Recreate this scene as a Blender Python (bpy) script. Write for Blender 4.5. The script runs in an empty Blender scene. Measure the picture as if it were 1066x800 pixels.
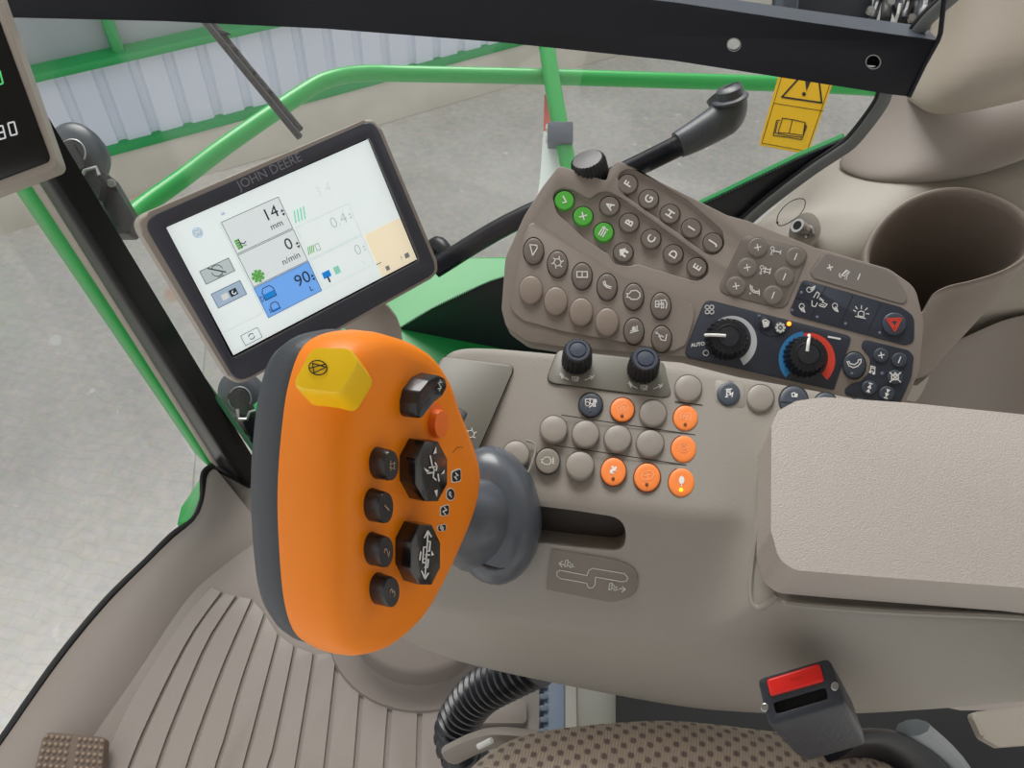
import bpy, bmesh, math, random
from mathutils import Vector, Matrix
random.seed(7)
C = bpy.context.scene.collection
PI = math.pi
V3 = Vector

# ------------------------------------------------------------------ camera model
FPX, CX, CY = 830.0, 533.0, 400.0
CAM = V3((0, 0, 1.2))
dn = V3((-38, -730, -FPX)).normalized()          # world down in camera axes
up_c = -dn
fw_c = V3((0, 0, -1)) - up_c * V3((0, 0, -1)).dot(up_c); fw_c.normalize()
rt_c = fw_c.cross(up_c)
HA = math.radians(11)                            # heading: cab right, turned a little forward
hd = V3((-math.sin(HA), math.cos(HA), 0)); hr = V3((math.cos(HA), math.sin(HA), 0))
def c2w(v):                                      # camera axes -> world (X rear, Y right of cab, Z up)
    v = V3(v)
    return hr * v.dot(rt_c) + hd * v.dot(fw_c) + V3((0, 0, 1)) * v.dot(up_c)
RX, RY, RZ = c2w((1, 0, 0)), c2w((0, 1, 0)), c2w((0, 0, 1))
def ray(px, py): return c2w(((px - CX) / FPX, (CY - py) / FPX, -1))
def PD(px, py, d): return CAM + ray(px, py) * d
def PZ(px, py, z):
    r = ray(px, py); return CAM + r * ((z - CAM.z) / r.z)
def PY(px, py, y):
    r = ray(px, py); return CAM + r * ((y - CAM.y) / r.y)
def PX(px, py, x):
    r = ray(px, py); return CAM + r * ((x - CAM.x) / r.x)

class Frame:
    def __init__(s, O, ex, n):
        s.O = V3(O); s.n = V3(n).normalized()
        s.ex = (V3(ex) - s.n * V3(ex).dot(s.n)).normalized(); s.ey = s.n.cross(s.ex)
    def p(s, px, py, h=0):
        r = ray(px, py); o = s.O + s.n * h
        return CAM + r * ((o - CAM).dot(s.n) / r.dot(s.n))
    def uv(s, px, py, h=0):
        d = s.p(px, py, h) - s.O
        return (d.dot(s.ex), d.dot(s.ey))
    def w(s, u, v, h=0): return s.O + s.ex * u + s.ey * v + s.n * h
    def poly(s, pts, h=0): return [s.uv(x, y, h) for x, y in pts]
def tilt(a, side=0):                             # normal leaning from up toward the driver (-Y) by a degrees
    a = math.radians(a); b = math.radians(side)
    return V3((math.sin(b), -math.sin(a), math.cos(a))).normalized()

# ------------------------------------------------------------------ materials
def lin(c):
    def f(x):
        x /= 255.0
        return x / 12.92 if x <= .04045 else ((x + .055) / 1.055) ** 2.4
    return tuple(f(x) for x in c) + (1,)
MATS = {}
def mat(name, rgb, rough=.5, metal=0, noise=None, bump=None, emit=None, coat=0, spec=.5):
    if name in MATS: return MATS[name]
    m = bpy.data.materials.new(name); m.use_nodes = True
    nt = m.node_tree; b = nt.nodes['Principled BSDF']
    b.inputs['Base Color'].default_value = lin(rgb)
    b.inputs['Roughness'].default_value = rough; b.inputs['Metallic'].default_value = metal
    b.inputs['Specular IOR Level'].default_value = spec
    if coat: b.inputs['Coat Weight'].default_value = coat; b.inputs['Coat Roughness'].default_value = .08
    tc = nt.nodes.new('ShaderNodeTexCoord')
    if noise:
        sc, amt = noise
        n = nt.nodes.new('ShaderNodeTexNoise'); n.inputs['Scale'].default_value = sc; n.inputs['Detail'].default_value = 6
        nt.links.new(tc.outputs['Object'], n.inputs['Vector'])
        mx = nt.nodes.new('ShaderNodeMix'); mx.data_type = 'RGBA'
        mx.inputs[6].default_value = lin([max(0, c - amt) for c in rgb]); mx.inputs[7].default_value = lin([min(255, c + amt) for c in rgb])
        nt.links.new(n.outputs['Fac'], mx.inputs[0]); nt.links.new(mx.outputs[2], b.inputs['Base Color'])
    if bump:
        sc, st = bump
        n = nt.nodes.new('ShaderNodeTexNoise'); n.inputs['Scale'].default_value = sc; n.inputs['Detail'].default_value = 3
        nt.links.new(tc.outputs['Object'], n.inputs['Vector'])
        bp = nt.nodes.new('ShaderNodeBump'); bp.inputs['Strength'].default_value = st; bp.inputs['Distance'].default_value = .002
        nt.links.new(n.outputs['Fac'], bp.inputs['Height']); nt.links.new(bp.outputs['Normal'], b.inputs['Normal'])
    if emit:
        b.inputs['Emission Color'].default_value = lin(rgb); b.inputs['Emission Strength'].default_value = emit
    MATS[name] = m
    return m
beige = mat('beige_plastic', (147, 142, 134), .48, noise=(9, 4), bump=(900, .12))
beige_side = mat('beige_trim', (152, 145, 134), .55, noise=(5, 5), bump=(700, .12))
beige_key = mat('keypad_plastic', (138, 129, 121), .45, bump=(900, .1))
tray_m = mat('tray_plastic', (129, 120, 113), .5, bump=(900, .1))
cap_m = mat('button_plastic', (118, 109, 102), .42)
cap_l = mat('blank_cap_plastic', (146, 140, 132), .4)
cap_k = mat('blank_cap_brown_plastic', (146, 133, 123), .45)
smoke = mat('smoked_panel', (108, 106, 97), .45)
pad_m = mat('armrest_vinyl', (170, 163, 156), .42, bump=(950, .32))
navy = mat('navy_panel', (46, 52, 64), .42)
navy_b = mat('navy_button', (62, 70, 82), .4)
blackp = mat('black_plastic', (26, 27, 31), .38)
black_d = mat('black_rubber', (17, 18, 20), .6)
gapm = mat('gap_dark', (44, 38, 35), .8)
cap_shade = mat('cap_shade', (98, 88, 80), .8)  # soft shadow round the blank caps, painted as a ring
orange = mat('orange_plastic', (255, 138, 0), .42, noise=(60, 3), bump=(600, .1), spec=.35)
orange_b = mat('orange_button', (250, 140, 66), .4)
orange_g = mat('orange_gap', (112, 56, 28), .7)
greyrub = mat('dark_grey_rubber', (66, 71, 78), .38, bump=(300, .1))
greyb = mat('grey_blue_plastic', (80, 88, 99), .45)
yellow_b = mat('yellow_button_plastic', (255, 206, 14), .4, noise=(70, 6))
green_b = mat('green_button_plastic', (82, 178, 62), .42)
jgreen = mat('green_paint', (26, 158, 68), .35, noise=(6, 6))
jgreen_d = mat('green_flashing_paint', (34, 150, 80), .5, noise=(4, 8))
white_m = mat('white_print', (232, 232, 230), .5)
lgrey_print = mat('light_print', (205, 205, 198), .5)
dull_orange = mat('pale_orange_print', (255, 178, 124), .5)
red_m = mat('red_plastic', (222, 28, 18), .4, bump=(500, .1))
red_p = mat('red_print', (226, 70, 52), .45)
blue_p = mat('blue_print', (48, 128, 186), .45)
arc_w = mat('silver_print', (196, 200, 204), .4)
led_off = mat('led_off', (92, 104, 124), .4)
led_dk = mat('led_window', (120, 74, 46), .4)
led_on = mat('led_lit', (255, 96, 20), .4, emit=6)
led_y = mat('led_lit_amber', (255, 200, 30), .4, emit=2.5)
bezel_m = mat('bezel_plastic', (54, 56, 66), .45)
glassblk = mat('black_glass', (10, 10, 12), .12)
case_m = mat('casing_plastic', (164, 155, 146), .35)
chrome = mat('chrome', (190, 190, 188), .18, 1)
steel = mat('steel', (170, 172, 170), .35, .9)
label_y = mat('yellow_label', (246, 196, 4), .4)
ink = mat('black_ink', (22, 20, 18), .6)
blackpaint = mat('black_metal_paint', (14, 17, 26), .36, noise=(14, 4), spec=.3)
seal_m = mat('seal_rubber', (104, 107, 106), .6)
frit_m = mat('black_frit', (18, 21, 27), .3)

# ------------------------------------------------------------------ object helpers
def root_of(o):
    while o.parent: o = o.parent
    return o
def finish(bm, name, mats, parent=None, ang=35, smooth=True):
    off = root_of(parent).location.copy() if parent else V3((0, 0, 0))
    bmesh.ops.remove_doubles(bm, verts=bm.verts, dist=1e-6)
    bmesh.ops.recalc_face_normals(bm, faces=bm.faces)
    if parent: bmesh.ops.translate(bm, vec=-off, verts=bm.verts)
    me = bpy.data.meshes.new(name); bm.to_mesh(me); bm.free()
    if not isinstance(mats, (list, tuple)): mats = [mats]
    for m in mats: me.materials.append(m)
    if smooth:
        me.polygons.foreach_set('use_smooth', [True] * len(me.polygons))
        me.set_sharp_from_angle(angle=math.radians(ang))
    o = bpy.data.objects.new(name, me); C.objects.link(o)
    if parent: o.parent = parent
    return o
def mesh_obj(name, verts, faces, mats, parent=None, ang=35, smooth=True, flip=False, keep=False):
    me = bpy.data.meshes.new(name)
    off = root_of(parent).location if parent else V3((0, 0, 0))
    me.from_pydata([tuple(V3(v) - off) for v in verts], [], faces); me.update()
    if not isinstance(mats, (list, tuple)): mats = [mats]
    for m in mats: me.materials.append(m)
    if smooth:
        me.polygons.foreach_set('use_smooth', [True] * len(me.polygons)); me.set_sharp_from_angle(angle=math.radians(ang))
    o = bpy.data.objects.new(name, me); C.objects.link(o)
    if parent: o.parent = parent
    return o
def thing(name, label, cat, loc, group=None):
    o = bpy.data.objects.new(name, None); C.objects.link(o); o.location = loc; o.empty_display_size = .02
    o['label'] = label; o['category'] = cat
    if group: o['group'] = group
    return o
def tag(o, label, cat, group=None):
    o['label'] = label; o['category'] = cat
    if group: o['group'] = group
    return o
def struct(o, label=None, cat=None):
    o['kind'] = 'structure'
    if label: o['label'] = label
    if cat: o['category'] = cat
    return o
def lab(o, t): o['label'] = t; return o

def rpoly(pts, r, seg=5):                        # round the corners of a 2D polygon; r number or list
    n = len(pts); out = []
    for i in range(n):
        P = V3((*pts[i], 0)); A = V3((*pts[i - 1], 0)); B = V3((*pts[(i + 1) % n], 0))
        rr = r[i] if isinstance(r, (list, tuple)) else r
        a = A - P; b = B - P; la, lb = a.length, b.length
        if rr <= 0 or la < 1e-7 or lb < 1e-7: out.append((P.x, P.y)); continue
        a.normalize(); b.normalize(); th = a.angle(b)
        if th > 3.05: out.append((P.x, P.y)); continue
        t = min(rr / math.tan(th / 2), la * .48, lb * .48)
        p0 = P + a * t; p2 = P + b * t
        for k in range(seg + 1):
            s = k / seg
            q = p0 * (1 - s) ** 2 + P * 2 * s * (1 - s) + p2 * s * s
            out.append((q.x, q.y))
    return out
def area(pl): return sum(pl[i - 1][0] * pl[i][1] - pl[i][0] * pl[i - 1][1] for i in range(len(pl))) / 2
def prism(bm, F, pl, h0, h1, bev=0, seg=3, mi=0, bev_bot=False):
    if area(pl) < 0: pl = pl[::-1]
    b = [bm.verts.new(F.w(u, v, h0)) for u, v in pl]; t = [bm.verts.new(F.w(u, v, h1)) for u, v in pl]
    n = len(pl); fs = [bm.faces.new(t), bm.faces.new(b[::-1])]
    for i in range(n): fs.append(bm.faces.new((b[i - 1], b[i], t[i], t[i - 1])))
    for f in fs: f.material_index = mi
    if bev > 0:
        e = [bm.edges.get((t[i - 1], t[i])) for i in range(n)]
        if bev_bot: e += [bm.edges.get((b[i - 1], b[i])) for i in range(n)]
        bmesh.ops.bevel(bm, geom=e, offset=bev, segments=seg, profile=.5, affect='EDGES', clamp_overlap=True)
    return fs
def ell(F, px, py, rx, ry, ang=0, h=0, n=28, k=1.0):   # ellipse traced around a pixel, as uv points
    a = math.radians(ang); out = []
    for i in range(n):
        t = 2 * PI * i / n
        x, y = rx * k * math.cos(t), ry * k * math.sin(t)
        out.append(F.uv(px + x * math.cos(a) - y * math.sin(a), py - (x * math.sin(a) + y * math.cos(a)), h))
    return out
def rings(bm, F, base, prof, close0=True, close1=True, mi=0, cen=None):   # loft scaled copies of a closed outline
    if area(base) < 0: base = base[::-1]
    cu = cen[0] if cen else sum(p[0] for p in base) / len(base); cv = cen[1] if cen else sum(p[1] for p in base) / len(base)
    R = []
    for (k, h) in prof:
        R.append([bm.verts.new(F.w(cu + (u - cu) * k, cv + (v - cv) * k, h)) for u, v in base])
    fs = []
    n = len(base)
    for a, b in zip(R, R[1:]):
        for i in range(n): fs.append(bm.faces.new((a[i - 1], a[i], b[i], b[i - 1])))
    if close0: fs.append(bm.faces.new(R[0][::-1]))
    if close1: fs.append(bm.faces.new(R[-1]))
    for f in fs: f.material_index = mi
    return fs
def smooth_path(P, n=8, closed=False):
    P = [V3(p) for p in P]; out = []
    m = len(P)
    rng = range(m if closed else m - 1)
    for i in rng:
        if closed: a, b, c, d = P[i - 1], P[i], P[(i + 1) % m], P[(i + 2) % m]
        else: a, b, c, d = P[max(i - 1, 0)], P[i], P[i + 1], P[min(i + 2, m - 1)]
        for k in range(n):
            t = k / n
            out.append(.5 * ((2 * b) + (c - a) * t + (2 * a - 5 * b + 4 * c - d) * t * t + (3 * b - a - 3 * c + d) * t ** 3))
    if not closed: out.append(P[-1])
    return out
def tube(bm, P, r, seg=12, mi=0, caps=True, squash=1.0, closed=False):
    P = [V3(p) for p in P]; n = len(P)
    R = r if isinstance(r, (list, tuple)) else [r] * n
    prev = None; rg = []
    for i in range(n):
        if closed: T = P[(i + 1) % n] - P[i - 1]
        else: T = P[min(i + 1, n - 1)] - P[max(i - 1, 0)]
        T.normalize()
        if prev is None:
            a = V3((0, 0, 1)) if abs(T.z) < .9 else V3((1, 0, 0)); N = (a - T * a.dot(T)).normalized()
        else: N = (prev - T * prev.dot(T)).normalized()
        prev = N; B = T.cross(N)
        rg.append([bm.verts.new(P[i] + (N * math.cos(2 * PI * k / seg) + B * math.sin(2 * PI * k / seg) * squash) * R[i]) for k in range(seg)])
    fs = []
    pairs = list(zip(rg, rg[1:])) + ([(rg[-1], rg[0])] if closed else [])
    for a, b in pairs:
        for k in range(seg): fs.append(bm.faces.new((a[k - 1], a[k], b[k], b[k - 1])))
    if caps and not closed: fs.append(bm.faces.new(rg[0][::-1])); fs.append(bm.faces.new(rg[-1]))
    for f in fs: f.material_index = mi
def tube_obj(name, P, r, m, parent=None, seg=12, sm=0, squash=1.0):
    bm = bmesh.new(); tube(bm, smooth_path(P, sm) if sm else P, r, seg, squash=squash)
    return finish(bm, name, m, parent)
def box(bm, c, ax, ay, az, mi=0, bev=0):         # centre and half-axis vectors
    c = V3(c); v = []
    for sx in (-1, 1):
        for sy in (-1, 1):
            for sz in (-1, 1): v.append(bm.verts.new(c + ax * sx + ay * sy + az * sz))
    idx = [(0, 1, 3, 2), (4, 6, 7, 5), (0, 4, 5, 1), (2, 3, 7, 6), (0, 2, 6, 4), (1, 5, 7, 3)]
    fs = [bm.faces.new([v[i] for i in f]) for f in idx]
    for f in fs: f.material_index = mi
    if bev:
        es = list({e for f in fs for e in f.edges})
        bmesh.ops.bevel(bm, geom=es, offset=bev, segments=2, profile=.5, affect='EDGES', clamp_overlap=True)
def grid_obj(name, rows, m, parent=None, sub=2, thick=0, closed_u=False, creases=None, cap=False):
    nr, nc = len(rows), len(rows[0]); verts = [p for r in rows for p in r]; faces = []
    for i in range(nr - 1):
        for j in range(nc - 1 if not closed_u else nc):
            j2 = (j + 1) % nc
            faces.append((i * nc + j, i * nc + j2, (i + 1) * nc + j2, (i + 1) * nc + j))
    if cap: faces.append(tuple(range(nc))[::-1]); faces.append(tuple((nr - 1) * nc + j for j in range(nc)))
    o = mesh_obj(name, verts, faces, m, parent, ang=60)
    bm = bmesh.new(); bm.from_mesh(o.data); bmesh.ops.recalc_face_normals(bm, faces=bm.faces)
    if creases:
        cl = bm.edges.layers.float.get('crease_edge') or bm.edges.layers.float.new('crease_edge')
        bm.verts.ensure_lookup_table()
        for e in bm.edges:
            a, b = e.verts[0].index, e.verts[1].index
            if a < nr * nc and b < nr * nc and a % nc == b % nc and (a % nc) in creases: e[cl] = creases[a % nc]
    bm.to_mesh(o.data); bm.free()
    if thick:
        md = o.modifiers.new('s', 'SOLIDIFY'); md.thickness = thick; md.offset = -1
    if sub:
        md = o.modifiers.new('u', 'SUBSURF'); md.levels = md.render_levels = sub
    bake(o); o.data.polygons.foreach_set('use_smooth', [True] * len(o.data.polygons)); o.data.set_sharp_from_angle(angle=math.radians(55))
    return o
def bake(o):
    dg = bpy.context.evaluated_depsgraph_get(); dg.update()
    me = bpy.data.meshes.new_from_object(o.evaluated_get(dg), depsgraph=dg)
    old = o.data; o.modifiers.clear(); o.data = me; me.name = o.name
def cut(o, cutters, bevel=0, seg=2):
    bpy.context.view_layer.update()
    for c in cutters:
        md = o.modifiers.new('b', 'BOOLEAN'); md.operation = 'DIFFERENCE'; md.object = c; md.solver = 'EXACT'
    if bevel:
        md = o.modifiers.new('v', 'BEVEL'); md.width = bevel; md.segments = seg; md.limit_method = 'ANGLE'; md.angle_limit = math.radians(40)
    bake(o)
    for c in cutters: bpy.data.objects.remove(c, do_unlink=True)
    o.data.polygons.foreach_set('use_smooth', [True] * len(o.data.polygons)); o.data.set_sharp_from_angle(angle=math.radians(35))

# ------------------------------------------------------------------ print: text and line icons laid on a plane
def xf(px, py, s, ang):
    a = math.radians(ang); c_, s_ = math.cos(a), math.sin(a)
    return lambda x, y: (px + s * (x * c_ - y * s_), py - s * (x * s_ + y * c_))
def text2d(body, bold=0.0):
    cu = bpy.data.curves.new('t', 'FONT'); cu.body = body; cu.size = 1.38; cu.align_x = 'CENTER'; cu.align_y = 'CENTER'
    cu.offset = bold; cu.resolution_u = 3
    o = bpy.data.objects.new('t', cu); C.objects.link(o)
    dg = bpy.context.evaluated_depsgraph_get(); me = bpy.data.meshes.new_from_object(o.evaluated_get(dg), depsgraph=dg)
    vs = [(v.co.x, v.co.y) for v in me.vertices]; fs = [tuple(p.vertices) for p in me.polygons]
    bpy.data.objects.remove(o, do_unlink=True); bpy.data.curves.remove(cu); bpy.data.meshes.remove(me)
    ys = [v[1] for v in vs]; cy_ = (min(ys) + max(ys)) / 2
    return [(x, y - cy_) for x, y in vs], fs
def put_text(bm, F, body, px, py, s, ang=0, h=0, bold=0.0, sx=1.0, mi=0, sq=1.0):
    T0 = xf(px, py, s, ang); T = lambda x, y: (px + (T0(x, y)[0] - px) * sq, T0(x, y)[1]); vs, fs = text2d(body, bold)
    vv = [bm.verts.new(F.w(*F.uv(*T(x * sx, y), h), h)) for x, y in vs]
    for f in fs:
        try: q = bm.faces.new([vv[i] for i in f]); q.material_index = mi
        except ValueError: pass
def put_lines(bm, F, lines, T, wpx, h, mi=0, closed=False):
    for L in lines:
        P = [T(x, y) for x, y in L]
        for (x0, y0), (x1, y1) in zip(P, P[1:]):
            dx, dy = x1 - x0, y1 - y0; l = math.hypot(dx, dy)
            if l < 1e-6: continue
            nx, ny = -dy / l * wpx / 2, dx / l * wpx / 2; ex, ey = dx / l * wpx * .35, dy / l * wpx * .35
            q = [(x0 + nx - ex, y0 + ny - ey), (x1 + nx + ex, y1 + ny + ey), (x1 - nx + ex, y1 - ny + ey), (x0 - nx - ex, y0 - ny - ey)]
            f = bm.faces.new([bm.verts.new(F.w(*F.uv(a, b, h), h)) for a, b in q]); f.material_index = mi
def put_fill(bm, F, pts, T, h, mi=0):
    f = bm.faces.new([bm.verts.new(F.w(*F.uv(*T(x, y), h), h)) for x, y in pts]); f.material_index = mi
def circ(cx, cy, r, a0=0, a1=360, n=16, ry=None):
    return [(cx + r * math.cos(math.radians(a0 + (a1 - a0) * k / n)), cy + (ry or r) * math.sin(math.radians(a0 + (a1 - a0) * k / n))) for k in range(n + 1)]
gear = []
for k in range(8):
    a = k * 45
    gear += [(.62 * math.cos(math.radians(a - 12)), .62 * math.sin(math.radians(a - 12))), (.95 * math.cos(math.radians(a - 8)), .95 * math.sin(math.radians(a - 8))),
             (.95 * math.cos(math.radians(a + 8)), .95 * math.sin(math.radians(a + 8))), (.62 * math.cos(math.radians(a + 12)), .62 * math.sin(math.radians(a + 12)))]
gear.append(gear[0])
ICON = {  # (polylines, filled polygons)
 'check': ([[(-.55, .0), (-.1, -.5), (.6, .65)]], []),
 'x': ([[(-.55, -.55), (.55, .55)], [(-.55, .55), (.55, -.55)]], []),
 'plus': ([[(-.7, 0), (.7, 0)], [(0, -.7), (0, .7)]], []),
 'minus': ([[(-.7, 0), (.7, 0)]], []),
 'bar': ([[(0, -.75), (0, .75)]], []),
 'home': ([], [[(-1, .05), (0, .95), (1, .05), (.7, .05), (.7, -.85), (.2, -.85), (.2, -.2), (-.2, -.2), (-.2, -.85), (-.7, -.85), (-.7, .05)]]),
 'list': ([[(-.9, y), (.3, y)] for y in (.6, .15, -.3)] + [[(.7, -.5), (.7, .6)], [(.45, .3), (.7, .65), (.95, .3)]], []),
 'tri': ([[(-.15, -1), (-.6, .8), (.55, .7), (.6, .2), (-.15, -1)]], []),
 'gear': ([gear, circ(0, 0, .1)], []),
 'rotor': ([circ(0, 0, .55)] + [[(.55 * math.cos(a), .55 * math.sin(a)), (.95 * math.cos(a + .25), .95 * math.sin(a + .25))] for a in [k * PI / 3 for k in range(6)]], []),
 'book': ([[(-.9, .5), (0, .5), (.9, .5), (.9, -.5), (0, -.5), (-.9, -.5), (-.9, .5)], [(0, .5), (0, -.5)]], []),
 'auger': ([[(-.7, .7), (-.6, .1), (-.1, -.4), (.7, -.6)], [(-.4, .8), (-.3, .2), (.1, -.1), (.8, -.3)], [(-.45, .1), (-.1, -.1)], [(-.1, -.35), (.1, -.1)], [(.3, -.5), (.4, -.2)]], []),
 'engine': ([[(-.95, .2), (-.6, .2), (-.3, .6), (.4, .65), (.85, .3), (.9, -.2), (.5, -.6), (-.3, -.6), (-.6, -.3), (-.95, -.3), (-.8, 0), (-.95, .2)]], []),
 'engine_n': ([[(-.95, .2), (-.7, .2), (-.45, .55), (.2, .55), (.45, .2), (.45, -.2), (.2, -.55), (-.45, -.55), (-.7, -.25), (-.95, -.3), (-.85, 0), (-.95, .2)], [(.65, -.4), (.95, -.4)], [(.65, -.1), (.95, -.1)], [(.65, .2), (.95, .2)], [(.8, -.4), (.8, .5)]], []),
 'header': ([[(-.8, .5), (-.3, .5), (-.3, -.4), (-.8, -.4), (-.8, .5)], [(-.1, .6), (.5, .6)], [(.0, .2), (.4, .2), (.4, -.5), (0, -.5)], [(.6, .7), (.9, .1), (.75, -.6)], [(-.6, 0), (.2, 0)], [(.1, .6), (.1, -.6)]], []),
 'bars': ([[(-.8, -.5), (.8, -.3)], [(-.6, -.15), (-.2, -.1), (-.2, .4)], [(0, -.35), (0, .6)], [(.25, -.3), (.25, .5)], [(.5, -.4), (.7, .6)]], []),
 'seat': ([[(-.8, .6), (-.4, .45), (-.1, -.35), (.55, -.5), (.75, .4)], [(-.45, .1), (-.05, .25), (.25, .05)], circ(-.75, .65, .12)], []),
 'tool1': ([circ(-.7, .35, .28), [(-.7, .05), (-.7, -.5)], [(-.4, 0), (.75, 0)], [(-.4, .25), (-.4, -.25)], [(.75, .3), (.75, -.3)], circ(-.7, -.65, .14)], []),
 'tool2': ([circ(-.7, .35, .28), [(-.7, .05), (-.7, -.5)], [(-.35, .25), (.8, .25)], [(-.35, -.25), (.8, -.25)], [(-.1, .5), (-.1, -.5)], [(.75, .5), (.75, -.5)], circ(-.7, -.65, .14)], []),
 'tool3': ([[(-.9, .8), (-.7, .1), (-.1, -.3), (.9, -.2)], [(-.6, .7), (-.4, .2), (.1, -.05), (.8, .1)], [(.7, .35), (.9, -.5)], circ(-.6, -.55, .12), [(-.5, .45), (-.8, .3)]], []),
 'bucket': ([[(-.5, -.4), (.1, .6), (.5, .5), (0, -.4), (-.5, -.4)], [(-.3, -.2), (.2, .5)], circ(.55, .3, .15), circ(.3, -.75, .17), [(.5, .2), (.35, -.6)], [(-.8, -.1), (-.85, -.5), (-.5, -.75)]], []),
 'lamp': ([circ(-.3, 0, .5), [(.1, .4), (.85, .75)], [(.15, -.35), (.65, .1), (.85, .75)], [(-.1, .1), (.6, .45)]], [[(.1, .35), (.85, .75), (.2, -.3)]]),
 'lightmap': ([[(-.9, .2), (-.7, .9), (-.35, .8), (-.5, .2)], [(-1, -.2), (-.85, -.8), (-.45, -.8), (-.35, -.3)], [(-.2, .35), (.3, .1), (.2, -.1), (.8, -.2), (.6, -.6), (.1, -.6), (-.1, -.5)], [(-.2, .15), (.1, .1)], [(0, -.35), (.5, -.4)]], []),
 'beacon': ([[(-.35, -.35), (-.35, .1), (-.1, .3), (.3, .25), (.4, -.35), (-.35, -.35)], [(-.6, -.5), (.65, -.5)], [(-.7, .1), (-1, .2)], [(-.6, .45), (-.85, .7)], [(-.1, .55), (-.15, .95)], [(.4, .5), (.6, .8)], [(.6, .1), (.95, .15)]], []),
 'hazard': ([[(-.95, .65), (.95, .65), (0, -.95), (-.95, .65)], [(-.55, .42), (.55, .42), (0, -.5), (-.55, .42)]], []),
 'fan': ([circ(-.42, .45, .38, ry=.32), circ(.42, .45, .36, ry=.36), circ(-.42, -.42, .36, ry=.34), circ(.42, -.42, .38, ry=.36)], []),
 'defrost': ([[(-.6, .6), (.0, .85), (.7, .4), (.5, -.5), (-.3, -.7), (-.6, .6)], [(-.3, .3), (.3, .3)], [(-.2, 0), (.4, 0)], [(-.1, -.3), (.3, -.3)]], []),
 'phone': ([[(-.95, .35), (-.7, .35), (-.55, .05), (0, -.12), (.45, .15), (.55, .45), (.9, .5), (.85, .1), (.4, -.35), (-.2, -.5), (-.75, -.2), (-.95, .35)]], []),
 'note': ([[(-.55, -.1), (-.4, .85), (.35, .65), (.25, -.35)], [(-.5, -.1), (-.1, -.1)], [(-.38, .5), (.3, .35)]], [circ(-.55, -.25, .25)[:-1], circ(.1, -.5, .28)[:-1]]),
 'mute': ([[(-.6, .4), (.5, .4), (.5, -.4), (-.6, -.4), (-.6, .4)], [(-.9, -.8), (.9, .8)], [(-.9, .8), (.9, -.8)], [(-.3, .4), (0, .8), (.3, .4)]], []),
 'ff': ([[(-.35, .95), (.35, .95)]], [[(-.45, -.1), (.45, -.1), (0, .9)], [(-.45, -.95), (.45, -.95), (0, -.1)]]),
 'rw': ([[(-.35, -.95), (.35, -.95)]], [[(-.45, .1), (.45, .1), (0, -.9)], [(-.45, .95), (.45, .95), (0, .1)]]),
 'comb': ([[(-.8, .2), (-.8, .6), (.2, .6)], circ(-.5, -.1, .3), [(-.1, .7), (-.1, -.1), (.3, -.1)], [(.4, .6), (.4, -.5)], [(.65, .6), (.65, -.5)], [(.4, .2), (.9, .2)], [(-.2, -.6), (.2, -.3)]], [[(.4, .55), (.9, .55), (.8, .25), (.4, .25)]]),
 'grain': ([[(-.6, .7), (-.5, -.3)], [(-.2, .6), (-.2, -.5)], [(.2, .7), (.6, .2), (.2, -.4)], [(.7, .7), (.3, .1)], [(-.7, .2), (0, .1)], circ(.3, -.5, .18)], []),
 'rabbit': ([], [[(-.9, -.1), (-.6, .3), (-.1, .3), (.1, .8), (.3, .75), (.3, .4), (.8, .2), (.7, -.1), (.3, -.2), (.5, -.7), (.1, -.3), (-.4, -.2), (-.3, -.7), (-.7, -.4)]]),
 'drop': ([[(0, -.5), (0, -.9)]], [[(0, .8), (.35, .5), (.45, 0), (.25, -.5), (-.25, -.5), (-.45, 0), (-.35, .5)]]),
 'spiral': ([circ(0, 0, .75), circ(0, 0, .35), [(-.5, .1), (.1, .5)], [(0, -.3), (.6, 0)]], []),
 'tank': ([[(-.8, -.1), (-.5, .5), (.5, .6), (.9, .1), (.5, -.5), (-.5, -.6), (-.8, -.1)], [(0, .4), (.05, -.4)], [(-.4, 0), (.4, .1)]], []),
 'mast': ([[(-.5, .7), (.5, .8)], [(-.35, .7), (-.4, -.6)], [(-.6, -.6), (-.2, -.6)], [(-.1, .7), (-.1, .2), (.3, .1)], [(.2, .75), (.2, -.3), (.7, .2), (.5, -.6)], [(-.4, .3), (-.1, .3)], [(-.4, -.1), (-.1, -.3)]], []),
 'mirror': ([[(-.6, .5), (.1, .7), (.1, -.2), (-.5, -.3), (-.6, .5)], [(.1, .4), (.6, .4), (.6, -.3), (.2, -.3)], [(.3, -.1), (.4, .2), (.7, .2)]], []),
 'harv': ([[(-.8, -.5), (-.8, .6), (-.35, .75), (-.35, -.35), (-.8, -.5)], [(-.35, .45), (.0, .4), (.1, .1), (.5, .2), (.5, -.2), (.8, -.3)], [(-.35, -.1), (0, -.2), (.1, -.5), (.5, -.4), (.5, -.1)], circ(.2, -.1, .15)], []),
}
def icon(bm, F, name, px, py, s, ang=0, h=0, w=1.0, mi=0):
    T = xf(px, py, s, ang); ls, fl = ICON[name]
    put_lines(bm, F, ls, T, w, h, mi)
    for p in fl: put_fill(bm, F, p, T, h, mi)
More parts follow.
